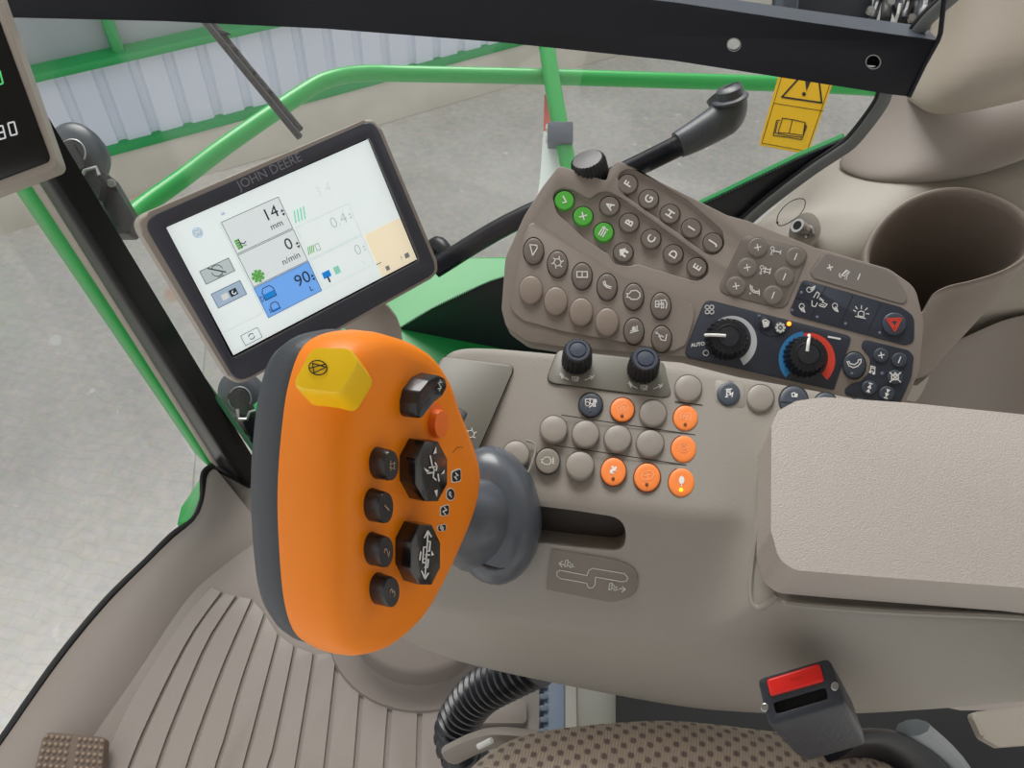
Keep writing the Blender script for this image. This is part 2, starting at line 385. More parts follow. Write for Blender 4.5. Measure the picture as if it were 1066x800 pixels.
def button(F, root, px, py, rx, ry, m, h0=0, hh=.0032, ang=0, ic=None, label=None, blank=False, gap=None, name='button', dome=0, gk=1.09):
    bm = bmesh.new(); base = ell(F, px, py, rx, ry, ang, h0 + hh)
    pr = [(1, h0 - .001), (1, h0 + hh * .6), (.97, h0 + hh * .85), (.91, h0 + hh), (.6, h0 + hh + dome * .7), (.2, h0 + hh + dome)]
    if blank: pr = [(1, h0 - .001), (1, h0 + hh * .45), (.985, h0 + hh * .7), (.94, h0 + hh * .9), (.86, h0 + hh), (.3, h0 + hh * 1.08)]
    rings(bm, F, base, pr, close0=True)
    gp = ell(F, px, py, rx * gk, ry * gk, ang, h0 + hh * .3); prism(bm, F, gp, h0 - .001, h0 + .0003, mi=1)  # flat ring for the gap; on blank caps its colour paints soft shade
    o = finish(bm, name, [m, gap or (cap_shade if blank else gapm)], root, ang=50)
    if label: lab(o, label)
    top = h0 + hh + dome + .0003
    if ic:
        kind, body, s, a, mm, wd = ic
        b2 = bmesh.new()
        if kind == 'text': put_text(b2, F, body, px, py, s, a, top, bold=.03)
        else: icon(b2, F, body, px, py - ry * .12 if kind == 'iu' else py, s, a, top, wd)
        finish(b2, 'symbol', mm, o, smooth=False)
    return o
def led(F, root, px, py, r, m, h, name='indicator_light'):
    bm = bmesh.new(); rings(bm, F, ell(F, px, py, r, r, 0, h, n=12), [(1, h - .0005), (1, h), (.6, h + .0004)])
    return finish(bm, name, m, root)

def knurl(F, root, px, py, r, hh, h0, m, n=24, depth=.06, name='dial', topk=.8, cap_m2=None, flare=1.06, rings_n=None):
    """ribbed rotary knob; px,py trace its top"""
    bm = bmesh.new(); c = F.uv(px, py, h0 + hh)
    e1 = F.uv(px + r, py, h0 + hh); R = math.hypot(e1[0] - c[0], e1[1] - c[1])
    N = n * 4; base = []
    for i in range(N):
        t = 2 * PI * i / N; k = 1 - depth * (1 if i % 4 in (0, 1) else 0)
        base.append((c[0] + R * k * math.cos(t), c[1] + R * k * math.sin(t)))
    rings(bm, F, base, [(flare, h0), (flare, h0 + hh * .12), (1.0, h0 + hh * .8), (.95, h0 + hh * .95), (topk + .02, h0 + hh)], close1=False)
    cir = [(c[0] + R * math.cos(2 * PI * i / 40), c[1] + R * math.sin(2 * PI * i / 40)) for i in range(40)]
    rings(bm, F, cir, [(topk + .04, h0 + hh * .97), (topk, h0 + hh + .0004), (.62, h0 + hh + .0004), (.60, h0 + hh - .0006), (.54, h0 + hh - .0006), (.52, h0 + hh + .0006), (.1, h0 + hh + .001)], close0=True, mi=1)
    return finish(bm, name, [m, cap_m2 or m], root, ang=30)

# ================================================================== OUTSIDE
GZ = -1.9
def ground_mat(name, rgb, amt, paver):
    m = bpy.data.materials.new(name); m.use_nodes = True; nt = m.node_tree; b = nt.nodes['Principled BSDF']
    b.inputs['Roughness'].default_value = .85
    tc = nt.nodes.new('ShaderNodeTexCoord')
    n1 = nt.nodes.new('ShaderNodeTexNoise'); n1.inputs['Scale'].default_value = .9; n1.inputs['Detail'].default_value = 8; n1.inputs['Roughness'].default_value = .62
    n2 = nt.nodes.new('ShaderNodeTexNoise'); n2.inputs['Scale'].default_value = 24; n2.inputs['Detail'].default_value = 6
    nt.links.new(tc.outputs['Object'], n1.inputs['Vector']); nt.links.new(tc.outputs['Object'], n2.inputs['Vector'])
    mx = nt.nodes.new('ShaderNodeMix'); mx.data_type = 'RGBA'
    mx.inputs[6].default_value = lin([c - amt for c in rgb]); mx.inputs[7].default_value = lin([min(255, c + amt) for c in rgb])
    rp = nt.nodes.new('ShaderNodeMapRange'); rp.inputs[1].default_value = .32; rp.inputs[2].default_value = .68
    nt.links.new(n1.outputs['Fac'], rp.inputs[0]); nt.links.new(rp.outputs[0], mx.inputs[0])
    m2 = nt.nodes.new('ShaderNodeMix'); m2.data_type = 'RGBA'; m2.blend_type = 'OVERLAY'; m2.inputs[0].default_value = .35
    nt.links.new(mx.outputs[2], m2.inputs[6]); nt.links.new(n2.outputs['Color'], m2.inputs[7])
    hs = nt.nodes.new('ShaderNodeHueSaturation'); hs.inputs['Saturation'].default_value = .45; nt.links.new(m2.outputs[2], hs.inputs['Color'])
    last = hs.outputs['Color']
    if paver:                                   # wavy interlocking paver joints
        wv = nt.nodes.new('ShaderNodeTexBrick'); wv.inputs['Scale'].default_value = 5.0; wv.inputs['Mortar Size'].default_value = .018
        wv.inputs['Mortar Smooth'].default_value = .6; wv.inputs['Color1'].default_value = (1, 1, 1, 1); wv.inputs['Color2'].default_value = (.93, .93, .93, 1); wv.inputs['Mortar'].default_value = (.72, .71, .69, 1)
        nz = nt.nodes.new('ShaderNodeTexNoise'); nz.inputs['Scale'].default_value = 5; nz.inputs['Detail'].default_value = 2
        ad = nt.nodes.new('ShaderNodeMix'); ad.data_type = 'RGBA'; ad.blend_type = 'ADD'; ad.inputs[0].default_value = .10
        nt.links.new(tc.outputs['Object'], nz.inputs['Vector']); nt.links.new(tc.outputs['Object'], ad.inputs[6]); nt.links.new(nz.outputs['Color'], ad.inputs[7])
        nt.links.new(ad.outputs[2], wv.inputs['Vector'])
        mu = nt.nodes.new('ShaderNodeMix'); mu.data_type = 'RGBA'; mu.blend_type = 'MULTIPLY'; mu.inputs[0].default_value = .28
        nt.links.new(last, mu.inputs[6]); nt.links.new(wv.outputs['Color'], mu.inputs[7]); last = mu.outputs[2]
        # rusty stains and pale chips
        n3 = nt.nodes.new('ShaderNodeTexNoise'); n3.inputs['Scale'].default_value = 2.6; n3.inputs['Detail'].default_value = 3; nt.links.new(tc.outputs['Object'], n3.inputs['Vector'])
        r3 = nt.nodes.new('ShaderNodeMapRange'); r3.inputs[1].default_value = .66; r3.inputs[2].default_value = .74; r3.inputs[4].default_value = .6; nt.links.new(n3.outputs['Fac'], r3.inputs[0])
        m4 = nt.nodes.new('ShaderNodeMix'); m4.data_type = 'RGBA'; m4.inputs[7].default_value = lin((206, 160, 132)); nt.links.new(r3.outputs[0], m4.inputs[0]); nt.links.new(last, m4.inputs[6]); last = m4.outputs[2]
    n5 = nt.nodes.new('ShaderNodeTexNoise'); n5.inputs['Scale'].default_value = 7; n5.inputs['Detail'].default_value = 7; nt.links.new(tc.outputs['Object'], n5.inputs['Vector'])
    r5 = nt.nodes.new('ShaderNodeMapRange'); r5.inputs[1].default_value = .68; r5.inputs[2].default_value = .72; r5.inputs[4].default_value = .7; nt.links.new(n5.outputs['Fac'], r5.inputs[0])
    m5 = nt.nodes.new('ShaderNodeMix'); m5.data_type = 'RGBA'; m5.inputs[7].default_value = lin((226, 226, 224)); nt.links.new(r5.outputs[0], m5.inputs[0]); nt.links.new(last, m5.inputs[6]); last = m5.outputs[2]
    nt.links.new(last, b.inputs['Base Color'])
    return m
g = bmesh.new(); GF = Frame((0, 0, GZ), (1, 0, 0), (0, 0, 1))
wl0, wl1 = PZ(10, 240, GZ), PZ(640, 57, GZ)
# split of paved yard and concrete apron runs away from the machine
s0, s1 = PZ(232, 160, GZ), PZ(190, 620, GZ)
dS = (s0 - s1).normalized(); A = s1 - dS * 8; B = s0 + dS * .0
def gpoly(name, pts, m, z=GZ):
    bm = bmesh.new(); bm.faces.new([bm.verts.new((p[0], p[1], z)) for p in pts]); return finish(bm, name, m, smooth=False)
concrete = ground_mat('yard_concrete', (192, 186, 172), 16, False)
paver = ground_mat('yard_pavers', (204, 197, 186), 9, True)
gr = gpoly('ground', [(-25, -12), (25, -12), (25, 25), (-25, 25)], concrete); struct(gr)
pv = gpoly('ground', [(-25, -12), (A.x, -12), (A.x, A.y), (B.x, B.y), (-25, B.y)], paver, GZ + .004); struct(pv)

# ---- building with corrugated cladding
Wx = (wl1 - wl0).normalized(); Wn = V3((Wx.y, -Wx.x, 0))
if Wn.dot(CAM - wl0) < 0: Wn = -Wn
WF = Frame(wl0, Wx, Wn)
bld = thing('workshop_building', 'white corrugated workshop wall with green window frames above a concrete plinth', 'building', wl0)
concw = mat('plinth_concrete', (196, 193, 182), .9, noise=(3, 18))
clad = mat('white_cladding', (206, 214, 228), .5, noise=(2, 4)); clad_d = mat('cladding_rib', (184, 193, 208), .5)
pane_m = mat('window_pane_glass', (150, 158, 163), .3, noise=(.7, 12))
def wv(px, py): return WF.uv(px, py)
uvs = [wv(110, 165), wv(480, 52)]; v_low = (uvs[0][1] + uvs[1][1]) / 2
v_up = sum(wv(*p)[1] for p in [(30, 84), (130, 58), (225, 33)]) / 3
v_beam = sum(wv(*p)[1] for p in [(30, 72), (110, 52)]) / 2
u0, u1 = wv(-40, 200)[0] - 3, 16
def wrect(bm, ua, ub, va, vb, h0, h1, bev=0, mi=0): prism(bm, WF, [(ua, va), (ub, va), (ub, vb), (ua, vb)], h0, h1, bev, 2, mi)
b_ = bmesh.new(); wrect(b_, u0, u1, 0, v_low, -.35, .03, .01); finish(b_, 'concrete_plinth', concw, bld)
fl = (v_up - v_low)
b_ = bmesh.new(); wrect(b_, u0, u1, v_low - .015, v_low + .035, -.02, .05, .006); finish(b_, 'base_flashing', jgreen_d, bld)
# corrugated sheet: broad pans, narrow recessed valleys
ribs = [wv(x, y)[0] for x, y in [(74, 110), (112, 102), (150, 97), (184, 91), (214, 82), (250, 74)]]
pitch = (ribs[-1] - ribs[0]) / 5
vb_, vt_ = v_low + .01, v_up
vs, fs = [], []
u = ribs[0] - pitch * 20; prof = []
while u < u1:
    prof += [(u - .17 * pitch, .012), (u - .10 * pitch, -.012), (u + .10 * pitch, -.012), (u + .17 * pitch, .012)]; u += pitch
for i, (uu, hh) in enumerate(prof): vs += [WF.w(uu, vb_, hh), WF.w(uu, vt_, hh)]
for i in range(len(prof) - 1): fs.append((2 * i, 2 * i + 2, 2 * i + 3, 2 * i + 1))
mesh_obj('corrugated_cladding', vs, fs, clad, bld, ang=20)
b_ = bmesh.new(); wrect(b_, u0, u1, v_up, v_beam, -.05, .09, .01); finish(b_, 'window_sill_beam', jgreen_d, bld)
vt2 = v_beam
b_ = bmesh.new(); wrect(b_, u0, u1, vt2, vt2 + 2.6, -.08, -.03); finish(b_, 'window_pane', pane_m, bld)
up_ = wv(118, 40)[0]; mw = abs(wv(125, 40)[0] - up_) * .9
for k in range(-2, 5):
    b_ = bmesh.new(); uc = up_ + k * 1.9 * 1.0; wrect(b_, uc - mw, uc + mw, vt2 - .01, vt2 + 2.6, -.05, .05, .01); finish(b_, 'window_mullion', jgreen_d, bld)
b_ = bmesh.new(); wrect(b_, u0, u1, vt2 + 2.6, vt2 + 3.2, -.05, .03); finish(b_, 'upper_cladding', clad, bld)

# ---- platform handrail
hr_o = thing('platform_handrail', 'green painted tubular handrail with an upright post, outside the side window', 'handrail', PD(590, 175, 1.95))
P = [PD(88, 262, 1.50), PD(112, 245, 1.53), PD(150, 214, 1.6), PD(192, 184, 1.66), PD(240, 148, 1.72), PD(318, 95, 1.83), PD(345, 82, 1.87), PD(378, 76.5, 1.92), PD(430, 77, 1.96), PD(570, 80, 2.0), PD(700, 84, 2.04), PD(830, 88, 2.08), PD(960, 95, 2.12)]
tube_obj('top_rail', P, .0195, jgreen, hr_o, 16, 6)
P = [PD(567, 30, 1.98), PD(571, 60, 1.97), PD(579, 110, 1.95), PD(592, 175, 1.93), PD(604, 240, 1.92), PD(615, 300, 1.91)]
tube_obj('rail_post', P, .0205, jgreen, hr_o, 16, 4)
b_ = bmesh.new(); c = PD(583, 141, 1.93); box(b_, c, RX * .030, RY * .026, RZ * .026, bev=.004); finish(b_, 'post_clamp', greyb, hr_o)
# upright of the rail near the windscreen, seen above the bar
# ---- warning board clamped on the post
wb = thing('warning_board', 'narrow red and white striped warning board clamped to the green rail post', 'warning board', PD(575, 170, 1.96))
red_w = mat('red_reflective', (206, 84, 66), .4); whi_w = mat('white_reflective', (206, 216, 212), .4)
F_ = Frame(PD(575, 130, 1.99), c2w((1, 0, .2)), c2w((-.35, .25, .9)))
def pp(bm, F, pts, h0, h1, mi=0, bev=0): prism(bm, F, F.poly(pts, (h0 + h1) / 2), h0, h1, bev, 2, mi)
b_ = bmesh.new(); pp(b_, F_, [(567, 98), (571, 103), (577, 137), (566, 137)], -.002, .002); lab(finish(b_, 'board_stripe', red_w, wb, smooth=False), 'red stripe')
b_ = bmesh.new(); pp(b_, F_, [(566, 137), (577, 137), (580, 160), (584, 200), (558, 215), (562, 190)], -.002, .002); lab(finish(b_, 'board_plate', whi_w, wb, smooth=False), 'white plate')
b_ = bmesh.new(); pp(b_, F_, [(569.5, 94), (572.5, 94), (578, 125), (576, 127)], -.001, .006); lab(finish(b_, 'board_edge', jgreen_d, wb, smooth=False), 'green edge strip')
for y in (133, 145):
    b_ = bmesh.new(); tube(b_, [PD(571, y + 1, 1.97), PD(581, y, 1.95)], .006, 8); tube(b_, [PD(570, y + 1, 1.97), PD(573, y + .6, 1.966)], .012, 6); finish(b_, 'clamp_bolt', steel, wb)

# ---- green platform edge below the side window
pf = bmesh.new()
PFm = Frame(PD(490, 285, 1.25), (1, 0, 0), tilt(8))
prism(pf, PFm, PFm.poly([(300, 480), (272, 446), (263, 421), (330, 361), (400, 312), (456, 276), (476, 268), (560, 267), (700, 268), (640, 420), (420, 420), (330, 440)]), -.03, 0, .004)
o = finish(pf, 'walkway_platform', mat('green_platform', (22, 142, 66), .45, noise=(8, 10))); tag(o, 'green painted walkway edge outside, just beyond the side window bottom', 'platform')

# ---- wiper
wp = thing('windscreen_wiper', 'black wiper blade crossing the pane in front of the corrugated wall', 'wiper', PD(310, 140, 1.25))
tube_obj('wiper_arm', [PD(213, 22, 1.22), PD(262, 82, 1.22), PD(312, 143, 1.22)], .0056, blackp, wp, 8)
tube_obj('wiper_blade', [PD(220, 22, 1.23), PD(262, 74, 1.23), PD(313, 135, 1.23)], .005, black_d, wp, 8)
for (a, b) in [((226, 31), (236, 36)), ((240, 48), (243, 52)), ((258, 70), (262, 76)), ((275, 92), (279, 96))]:
    b_ = bmesh.new(); box(b_, (PD(*a, 1.225) + PD(*b, 1.225)) / 2, (PD(*b, 1.225) - PD(*a, 1.225)) / 2 + RX * .001, RX * .006, RZ * .004, bev=.001); finish(b_, 'blade_bridge', blackp, wp)

# ---- support arm with rubber sleeve
sa = thing('handle_bar', 'black bent handle bar with dark grey rubber sleeve beyond the keypad', 'handle bar', PD(460, 275, 1.1))
tube_obj('bar', [PD(452, 280, 1.08), PD(530, 233, 1.06), PD(640, 184, 1.03), PD(712, 149, 1.0)], .0135, blackpaint, sa, 20, 6)
P = smooth_path([PD(706, 151, 1.0), PD(725, 141, 1.0), PD(748, 127, 1.0), PD(757, 118, 1.0), PD(758, 107, 1.0), PD(753, 96, 1.0)], 5)
R = [.0165 + .0065 * min(1, i / 12) for i in range(len(P))]
lab(tube_obj('grip_sleeve', P, R, greyrub, sa, 24), 'dark grey rubber sleeve')
cA = c2w((-.30, .78, .52)).normalized(); cC = PD(760, 103, .985)
b_ = bmesh.new(); tube(b_, [cC - cA * .003, cC - cA * .001, cC + cA * .001, cC + cA * .003], [.0195, .0225, .0225, .0195], 28); tube(b_, [cC, cC + cA * .012, cC + cA * .015], [.0165, .0155, .011], 24); finish(b_, 'end_collar', greyrub, sa)
b_ = bmesh.new(); tube(b_, smooth_path([PD(448, 262, 1.12), PD(455, 254, 1.11), PD(463, 262, 1.1), PD(461, 277, 1.1)], 4), .011, 12); finish(b_, 'bar_bracket', blackpaint, sa)
# ================================================================== CAB SHELL
# floor of the cab with ribbed mat
floor_m = mat('floor_mat_plastic', (132, 123, 116), .5, noise=(4, 5), bump=(800, .15))
rib_m = mat('mat_rib_plastic', (138, 129, 122), .48, noise=(4, 5), bump=(800, .15))
FF = Frame((0, 0, 0), (1, 0, 0), (0, 0, 1))
edge = [(-150, 960), (-60, 855), (0, 773), (31, 728), (67, 678), (112, 624), (153, 584), (180, 557), (202, 541), (211, 520), (212, 494), (222, 485), (259, 505)]
far = [(300, 455), (420, 360), (640, 300), (1300, 330), (1300, 1100), (-150, 1100)]
b_ = bmesh.new(); prism(b_, FF, FF.poly(edge + far), -.05, 0, .006); fo = finish(b_, 'floor', floor_m); struct(fo)
lines = [[(218, 611), (185, 652), (135, 728), (108, 787), (96, 830)], [(232, 618), (198, 665), (158, 746), (135, 800), (125, 830)], [(247, 622), (216, 670), (180, 755), (164, 800), (155, 830)],
 [(263, 625), (234, 692), (207, 764), (195, 800), (187, 830)], [(276, 640), (252, 710), (234, 773), (225, 800), (218, 830)], [(290, 662), (266, 755), (254, 800), (248, 830)], [(307, 674), (284, 785), (279, 800), (274, 830)],
 [(327, 682), (308, 800), (304, 830)], [(351, 682), (338, 800), (335, 830)], [(378, 685), (369, 800), (367, 830)], [(406, 717), (400, 800), (399, 830)], [(436, 728), (434, 800), (433, 830)], [(466, 745), (466, 800), (466, 830)]]
def resamp(L, n=10):
    L = smooth_path([V3((x, y, 0)) for x, y in L], 8); d = [0]
    for a, b in zip(L, L[1:]): d.append(d[-1] + (b - a).length)
    out = []; j = 0
    for k in range(n + 1):
        t = d[-1] * k / n
        while j < len(d) - 2 and d[j + 1] < t: j += 1
        s = (t - d[j]) / max(1e-9, d[j + 1] - d[j]); q = L[j].lerp(L[j + 1], min(1, s)); out.append((q.x, q.y))
    return out
b_ = bmesh.new()
LL = [resamp(l) for l in lines]
tops = [(3, 7)] * 12
for i in range(len(LL) - 1):
    a, b = LL[i], LL[i + 1]
    L_ = [FF.uv(x + (x2 - x) * .14, y + (y2 - y) * .14) for (x, y), (x2, y2) in zip(a, b)]; R_ = [FF.uv(x + (x2 - x) * .96, y + (y2 - y) * .96) for (x, y), (x2, y2) in zip(a, b)]
    prism(b_, FF, L_ + R_[::-1], 0, .0042, .0015, 2)
rb = finish(b_, 'mat_rib', rib_m, None); rb.name = 'floor_ribs'; rb.parent = fo; rb['kind'] = 'structure'
# sloping lip round the floor edge
inner = [(-20, 960), (60, 850), (104, 775), (120, 735), (150, 690), (185, 645), (205, 600), (232, 580), (260, 590)]
# dark seal along the floor edge
b_ = bmesh.new(); tube(b_, smooth_path([PZ(x, y, .004) for x, y in edge[:-1]], 5), .006, 8); s = finish(b_, 'trim_1', black_d); struct(s)
s = tube_obj('trim_2', [PZ(x, y, .0) for x, y in [(212, 494), (222, 485), (262, 506)]], .007, black_d, None, 8); struct(s)
# raised moulding along the left edge of the floor
rows = []
for (x, y), (xi, yi) in zip(edge[:12], [(-60, 980), (20, 885), (80, 800), (108, 755), (140, 712), (168, 668), (192, 630), (210, 610), (228, 596), (243, 585), (262, 572), (282, 560)]):
    rows.append([PZ(x + 1, y + 1, .004), PZ(x + (xi - x) * .1, y + (yi - y) * .1, .016), PZ(x + (xi - x) * .5, y + (yi - y) * .5, .017), PZ(x + (xi - x) * .85, y + (yi - y) * .85, .006), PZ(xi, yi, -.002)])
g_ = grid_obj('floor_lip', rows, floor_m, fo, sub=1); g_['kind'] = 'structure'
# green body corner seen past the floor edge
b_ = bmesh.new(); F_ = Frame(PZ(200, 525, -.05), (1, 0, 0), (0, 0, 1)); prism(b_, F_, F_.poly([(184, 545), (188, 528), (202, 508), (212, 492), (240, 500), (230, 545)]), -.06, 0, .004)
o = finish(b_, 'body_corner', jgreen); tag(o, 'small green painted body corner below the pillar foot at the floor edge', 'body panel')

# A-pillar: green outer edge, beige strip, black inner trim
def strip(name, l0, l1, r0, r1, z0, dx, m, parent=None, thick=.04):
    # l0,l1: left edge bottom/top pixels; r0,r1 right edge. Bottom on height z0 plane; top kept at the same distance as a standing pillar
    def stand(b, t):
        B = PZ(*b, z0) + RZ * dx; Yb = B.y
        return B, PY(*t, Yb + .02)
    Lb, Lt = stand(l0, l1); Rb, Rt = stand(r0, r1)
    n = (Rb - Lb).cross(Lt - Lb).normalized()
    if n.dot(CAM - Lb) < 0: n = -n
    bm = bmesh.new(); q = [Lb, Rb, Rt, Lt]
    f = [bm.verts.new(p) for p in q]; k = [bm.verts.new(p - n * thick) for p in q]
    bm.faces.new(f); bm.faces.new(k[::-1])
    for i in range(4): bm.faces.new((f[i - 1], f[i], k[i], k[i - 1]))
    es = [bm.edges.get((f[3], f[0])), bm.edges.get((f[1], f[2]))]
    bmesh.ops.bevel(bm, geom=es, offset=min((Rb - Lb).length * .3, .012), segments=3, profile=.5, affect='EDGES', clamp_overlap=True)
    return finish(bm, name, m, parent)
pil = strip('wall_front_pillar', (222, 478), (-96, -20), (257, 507), (-6, 100), 0, .012, mat('pillar_black', (9, 10, 11), .3, spec=.35)); pil.name = 'trim_3'; struct(pil)
s = strip('trim_4', (208, 470), (-120, -15), (228, 490), (-82, -6), 0, .002, beige_side); struct(s)
s = strip('trim_5', (196, 468), (-150, -40), (216, 488), (-122, -22), 0, -.01, jgreen); struct(s)
s = tube_obj('trim_6', [PD(272, 480, 1.36), PD(230, 420, 1.3), PD(175, 345, 1.22), (PD(110, 250, 1.12)), PD(40, 140, 1.05)], .004, mat('green_edge', (30, 96, 60), .4), None, 8); struct(s)

# window glass
glass = bpy.data.materials.new('window_glass'); glass.use_nodes = True; nt = glass.node_tree; nt.nodes.clear()
out = nt.nodes.new('ShaderNodeOutputMaterial'); mx = nt.nodes.new('ShaderNodeMixShader'); tr = nt.nodes.new('ShaderNodeBsdfTransparent'); gl = nt.nodes.new('ShaderNodeBsdfGlossy')
tr.inputs[0].default_value = (.98, .98, .975, 1); gl.inputs['Roughness'].default_value = .02; mx.inputs[0].default_value = .035
nt.links.new(tr.outputs[0], mx.inputs[1]); nt.links.new(gl.outputs[0], mx.inputs[2]); nt.links.new(mx.outputs[0], out.inputs[0])
YW = .80
SF = Frame((0, YW, .5), (1, 0, 0), (0, -1, 0))
b_ = bmesh.new(); prism(b_, SF, SF.poly([(238, 505), (640, 330), (775, 232), (852, 178), (905, 120), (925, 60), (935, -420), (-420, -420), (-20, 60)]), -.003, .003); s = finish(b_, 'window_1', glass, smooth=False); struct(s)
# windscreen: bowed pane rising from the floor edge
bot = [PZ(x - 2, y, 0) for x, y in [(-150, 1000), (-60, 870), (0, 776), (67, 681), (153, 587), (200, 545), (212, 500)]]
rows = [[b + V3((-.03 * k, 0, .32 * k)) + V3((-.05, 0, 0)) * math.sin(k / 5 * PI) for k in range(6)] for b in bot]
pa, pb = PZ(216, 488, 0), PY(-112, -15, PZ(216, 488, 0).y + .02)
rows[-1] = [pa.lerp(pb, k / 5 * 1.25) for k in range(6)]
s = grid_obj('window_2', rows, glass, None, sub=1, thick=.004); struct(s)
# black printed border along the bottom of the side window, with a comb edge
top = [(398, 356), (412, 345), (450, 322), (500, 298), (527, 288), (600, 262), (690, 233), (760, 200), (830, 166), (879, 145)]
low = [(879, 150), (860, 172), (830, 195), (776, 232), (740, 262), (660, 330), (520, 400), (398, 400)]
FRm = Frame((0, YW - .006, .5), (1, 0, 0), (0, -1, 0))
b_ = bmesh.new(); prism(b_, FRm, FRm.poly(top + low), -.001, .001)
tp = smooth_path([V3((x, y, 0)) for x, y in top], 44)
for i in range(0, len(tp) - 1, 2):
    a, b = tp[i], tp[i + 1]; m_ = (a + b) / 2
    prism(b_, FRm, FRm.poly([(a.x, a.y + 1), (b.x, b.y + 1), (b.x, b.y - 1.3), (a.x, a.y - 1.3)]), -.001, .001)
s = finish(b_, 'trim_7', frit_m, smooth=False); struct(s)
# thin green line along its top edge, set just beyond
s = tube_obj('trim_8', [PY(x, y - 1, YW + .03) for x, y in top[5:]], .006, jgreen_d, None, 8); struct(s)

# gasket along window
gp = [(1000, -10), (958, 30), (926, 90), (916, 112), (890, 146), (872, 160), (845, 178), (800, 212), (770, 238), (735, 268)]
s = tube_obj('trim_9', [PY(x, y, YW - .02) for x, y in gp], .006, seal_m, None, 12, 6, squash=.6); struct(s)
s = tube_obj('trim_10', [PY(x - 6, y - 3, YW - .01) for x, y in gp], .0035, black_d, None, 10, 6); struct(s)

# side trim panels (relief through depth-marked points)
def R_(pts): return [PD(x, y, d) for x, y, d in pts]
rows = [R_([(930, 50, .95), (900, 122, .945), (880, 154, .945), (866, 172, .945)]),
        R_([(950, 50, .93), (932, 132, .915), (903, 171, .915), (888, 184, .92)]),
        R_([(975, 50, .91), (962, 140, .88), (937, 184, .87), (925, 192, .88)]),
        R_([(1000, 50, .90), (1005, 130, .85), (1003, 172, .84), (1000, 190, .845)]),
        R_([(1040, 50, .88), (1050, 110, .83), (1055, 150, .82), (1056, 172, .83)]),
        R_([(1120, 30, .88), (1130, 80, .83), (1135, 120, .82), (1138, 142, .83)])]
s = grid_obj('wall_right', rows, mat('trim_mid', (140, 131, 122), .5, noise=(4, 4)), None, sub=2, thick=.006); s.name = 'trim_11'; struct(s)
rows = [R_([(980, -60, .93), (974, 20, .93), (950, 86, .93), (942, 104, .94)]),
        R_([(990, -60, .87), (985, 20, .87), (961, 90, .865), (954, 108, .885)]),
        R_([(1004, -60, .82), (1000, 30, .82), (985, 95, .81), (972, 123, .84)]),
        R_([(1040, -60, .79), (1040, 30, .78), (1030, 88, .775), (1022, 114, .81)]),
        R_([(1150, -60, .77), (1150, 20, .76), (1150, 62, .755), (1150, 80, .79)])]
s = grid_obj('upper_cover', rows, mat('trim_upper', (172, 162, 149), .55, noise=(4, 4)), None, sub=2, thick=.006); s.name = 'trim_12'; struct(s)
rows = [R_([(872, 150, .965), (830, 194, .95), (790, 226, .94), (745, 268, .93), (700, 310, .94)]),
        R_([(900, 158, .955), (860, 204, .92), (826, 236, .90), (790, 268, .89), (740, 340, .90)]),
        R_([(928, 165, .91), (905, 216, .875), (888, 250, .86), (870, 285, .85), (850, 400, .87)]),
        R_([(960, 160, .885), (950, 212, .855), (944, 250, .85), (930, 300, .86), (920, 420, .95)]),
        R_([(1000, 150, .87), (1010, 205, .85), (1010, 250, .87), (1000, 330, .99), (1000, 430, 1.06)]),
        R_([(1056, 135, .86), (1064, 205, .84), (1070, 260, .86), (1066, 330, 1.0), (1066, 450, 1.08)]),
        R_([(1150, 105, .86), (1160, 190, .84), (1160, 260, .86), (1160, 330, 1.0), (1160, 450, 1.08)])]
wr = grid_obj('wall_right', rows, beige_side, None, sub=3, thick=.006); struct(wr)

# storage bin moulded in the side trim
bm = bmesh.new()
BF = Frame(PD(985, 275, .80), (1, 0, 0), tilt(12, -6))
rim = [(896, 272), (903, 248), (920, 226), (945, 208), (975, 198), (1005, 197), (1035, 205), (1064, 221), (1081, 243), (1077, 264), (1052, 284), (1015, 297), (986, 304), (968, 314), (956, 334), (930, 334), (904, 302)]
rp_ = smooth_path([V3((*p, 0)) for p in BF.poly(rim)], 4, closed=True); rp_ = [(p.x, p.y) for p in rp_]
rings(bm, BF, rp_, [(.72, -.21), (.90, -.09), (.955, -.022), (.965, -.019), (.965, -.015), (.99, -.012), (1.0, -.006), (.998, .0), (.98, .004), (.945, .005), (.905, .003), (.885, -.004), (.875, -.02), (.82, -.09), (.70, -.20), (.3, -.205)], close0=False, close1=True)
cutter = bmesh.new(); rings(cutter, BF, rp_, [(.80, -.22), (.95, -.008), (.97, .08)], close0=True, close1=True)
co = finish(cutter, 'cut', beige_side); cut(wr, [co])
sb = finish(bm, 'storage_bin', mat('bin_plastic', (128, 117, 107), .55, noise=(12, 10), bump=(500, .2)), wr, ang=60)
# groove line under bin rim, seam lines
def seam(pts, d, r=.0012, name='panel_seam', par=None, m=None):
    o = tube_obj(name, [PD(x, y, d) for x, y in pts], r, m or gapm, par or wr, 6, 5); return o

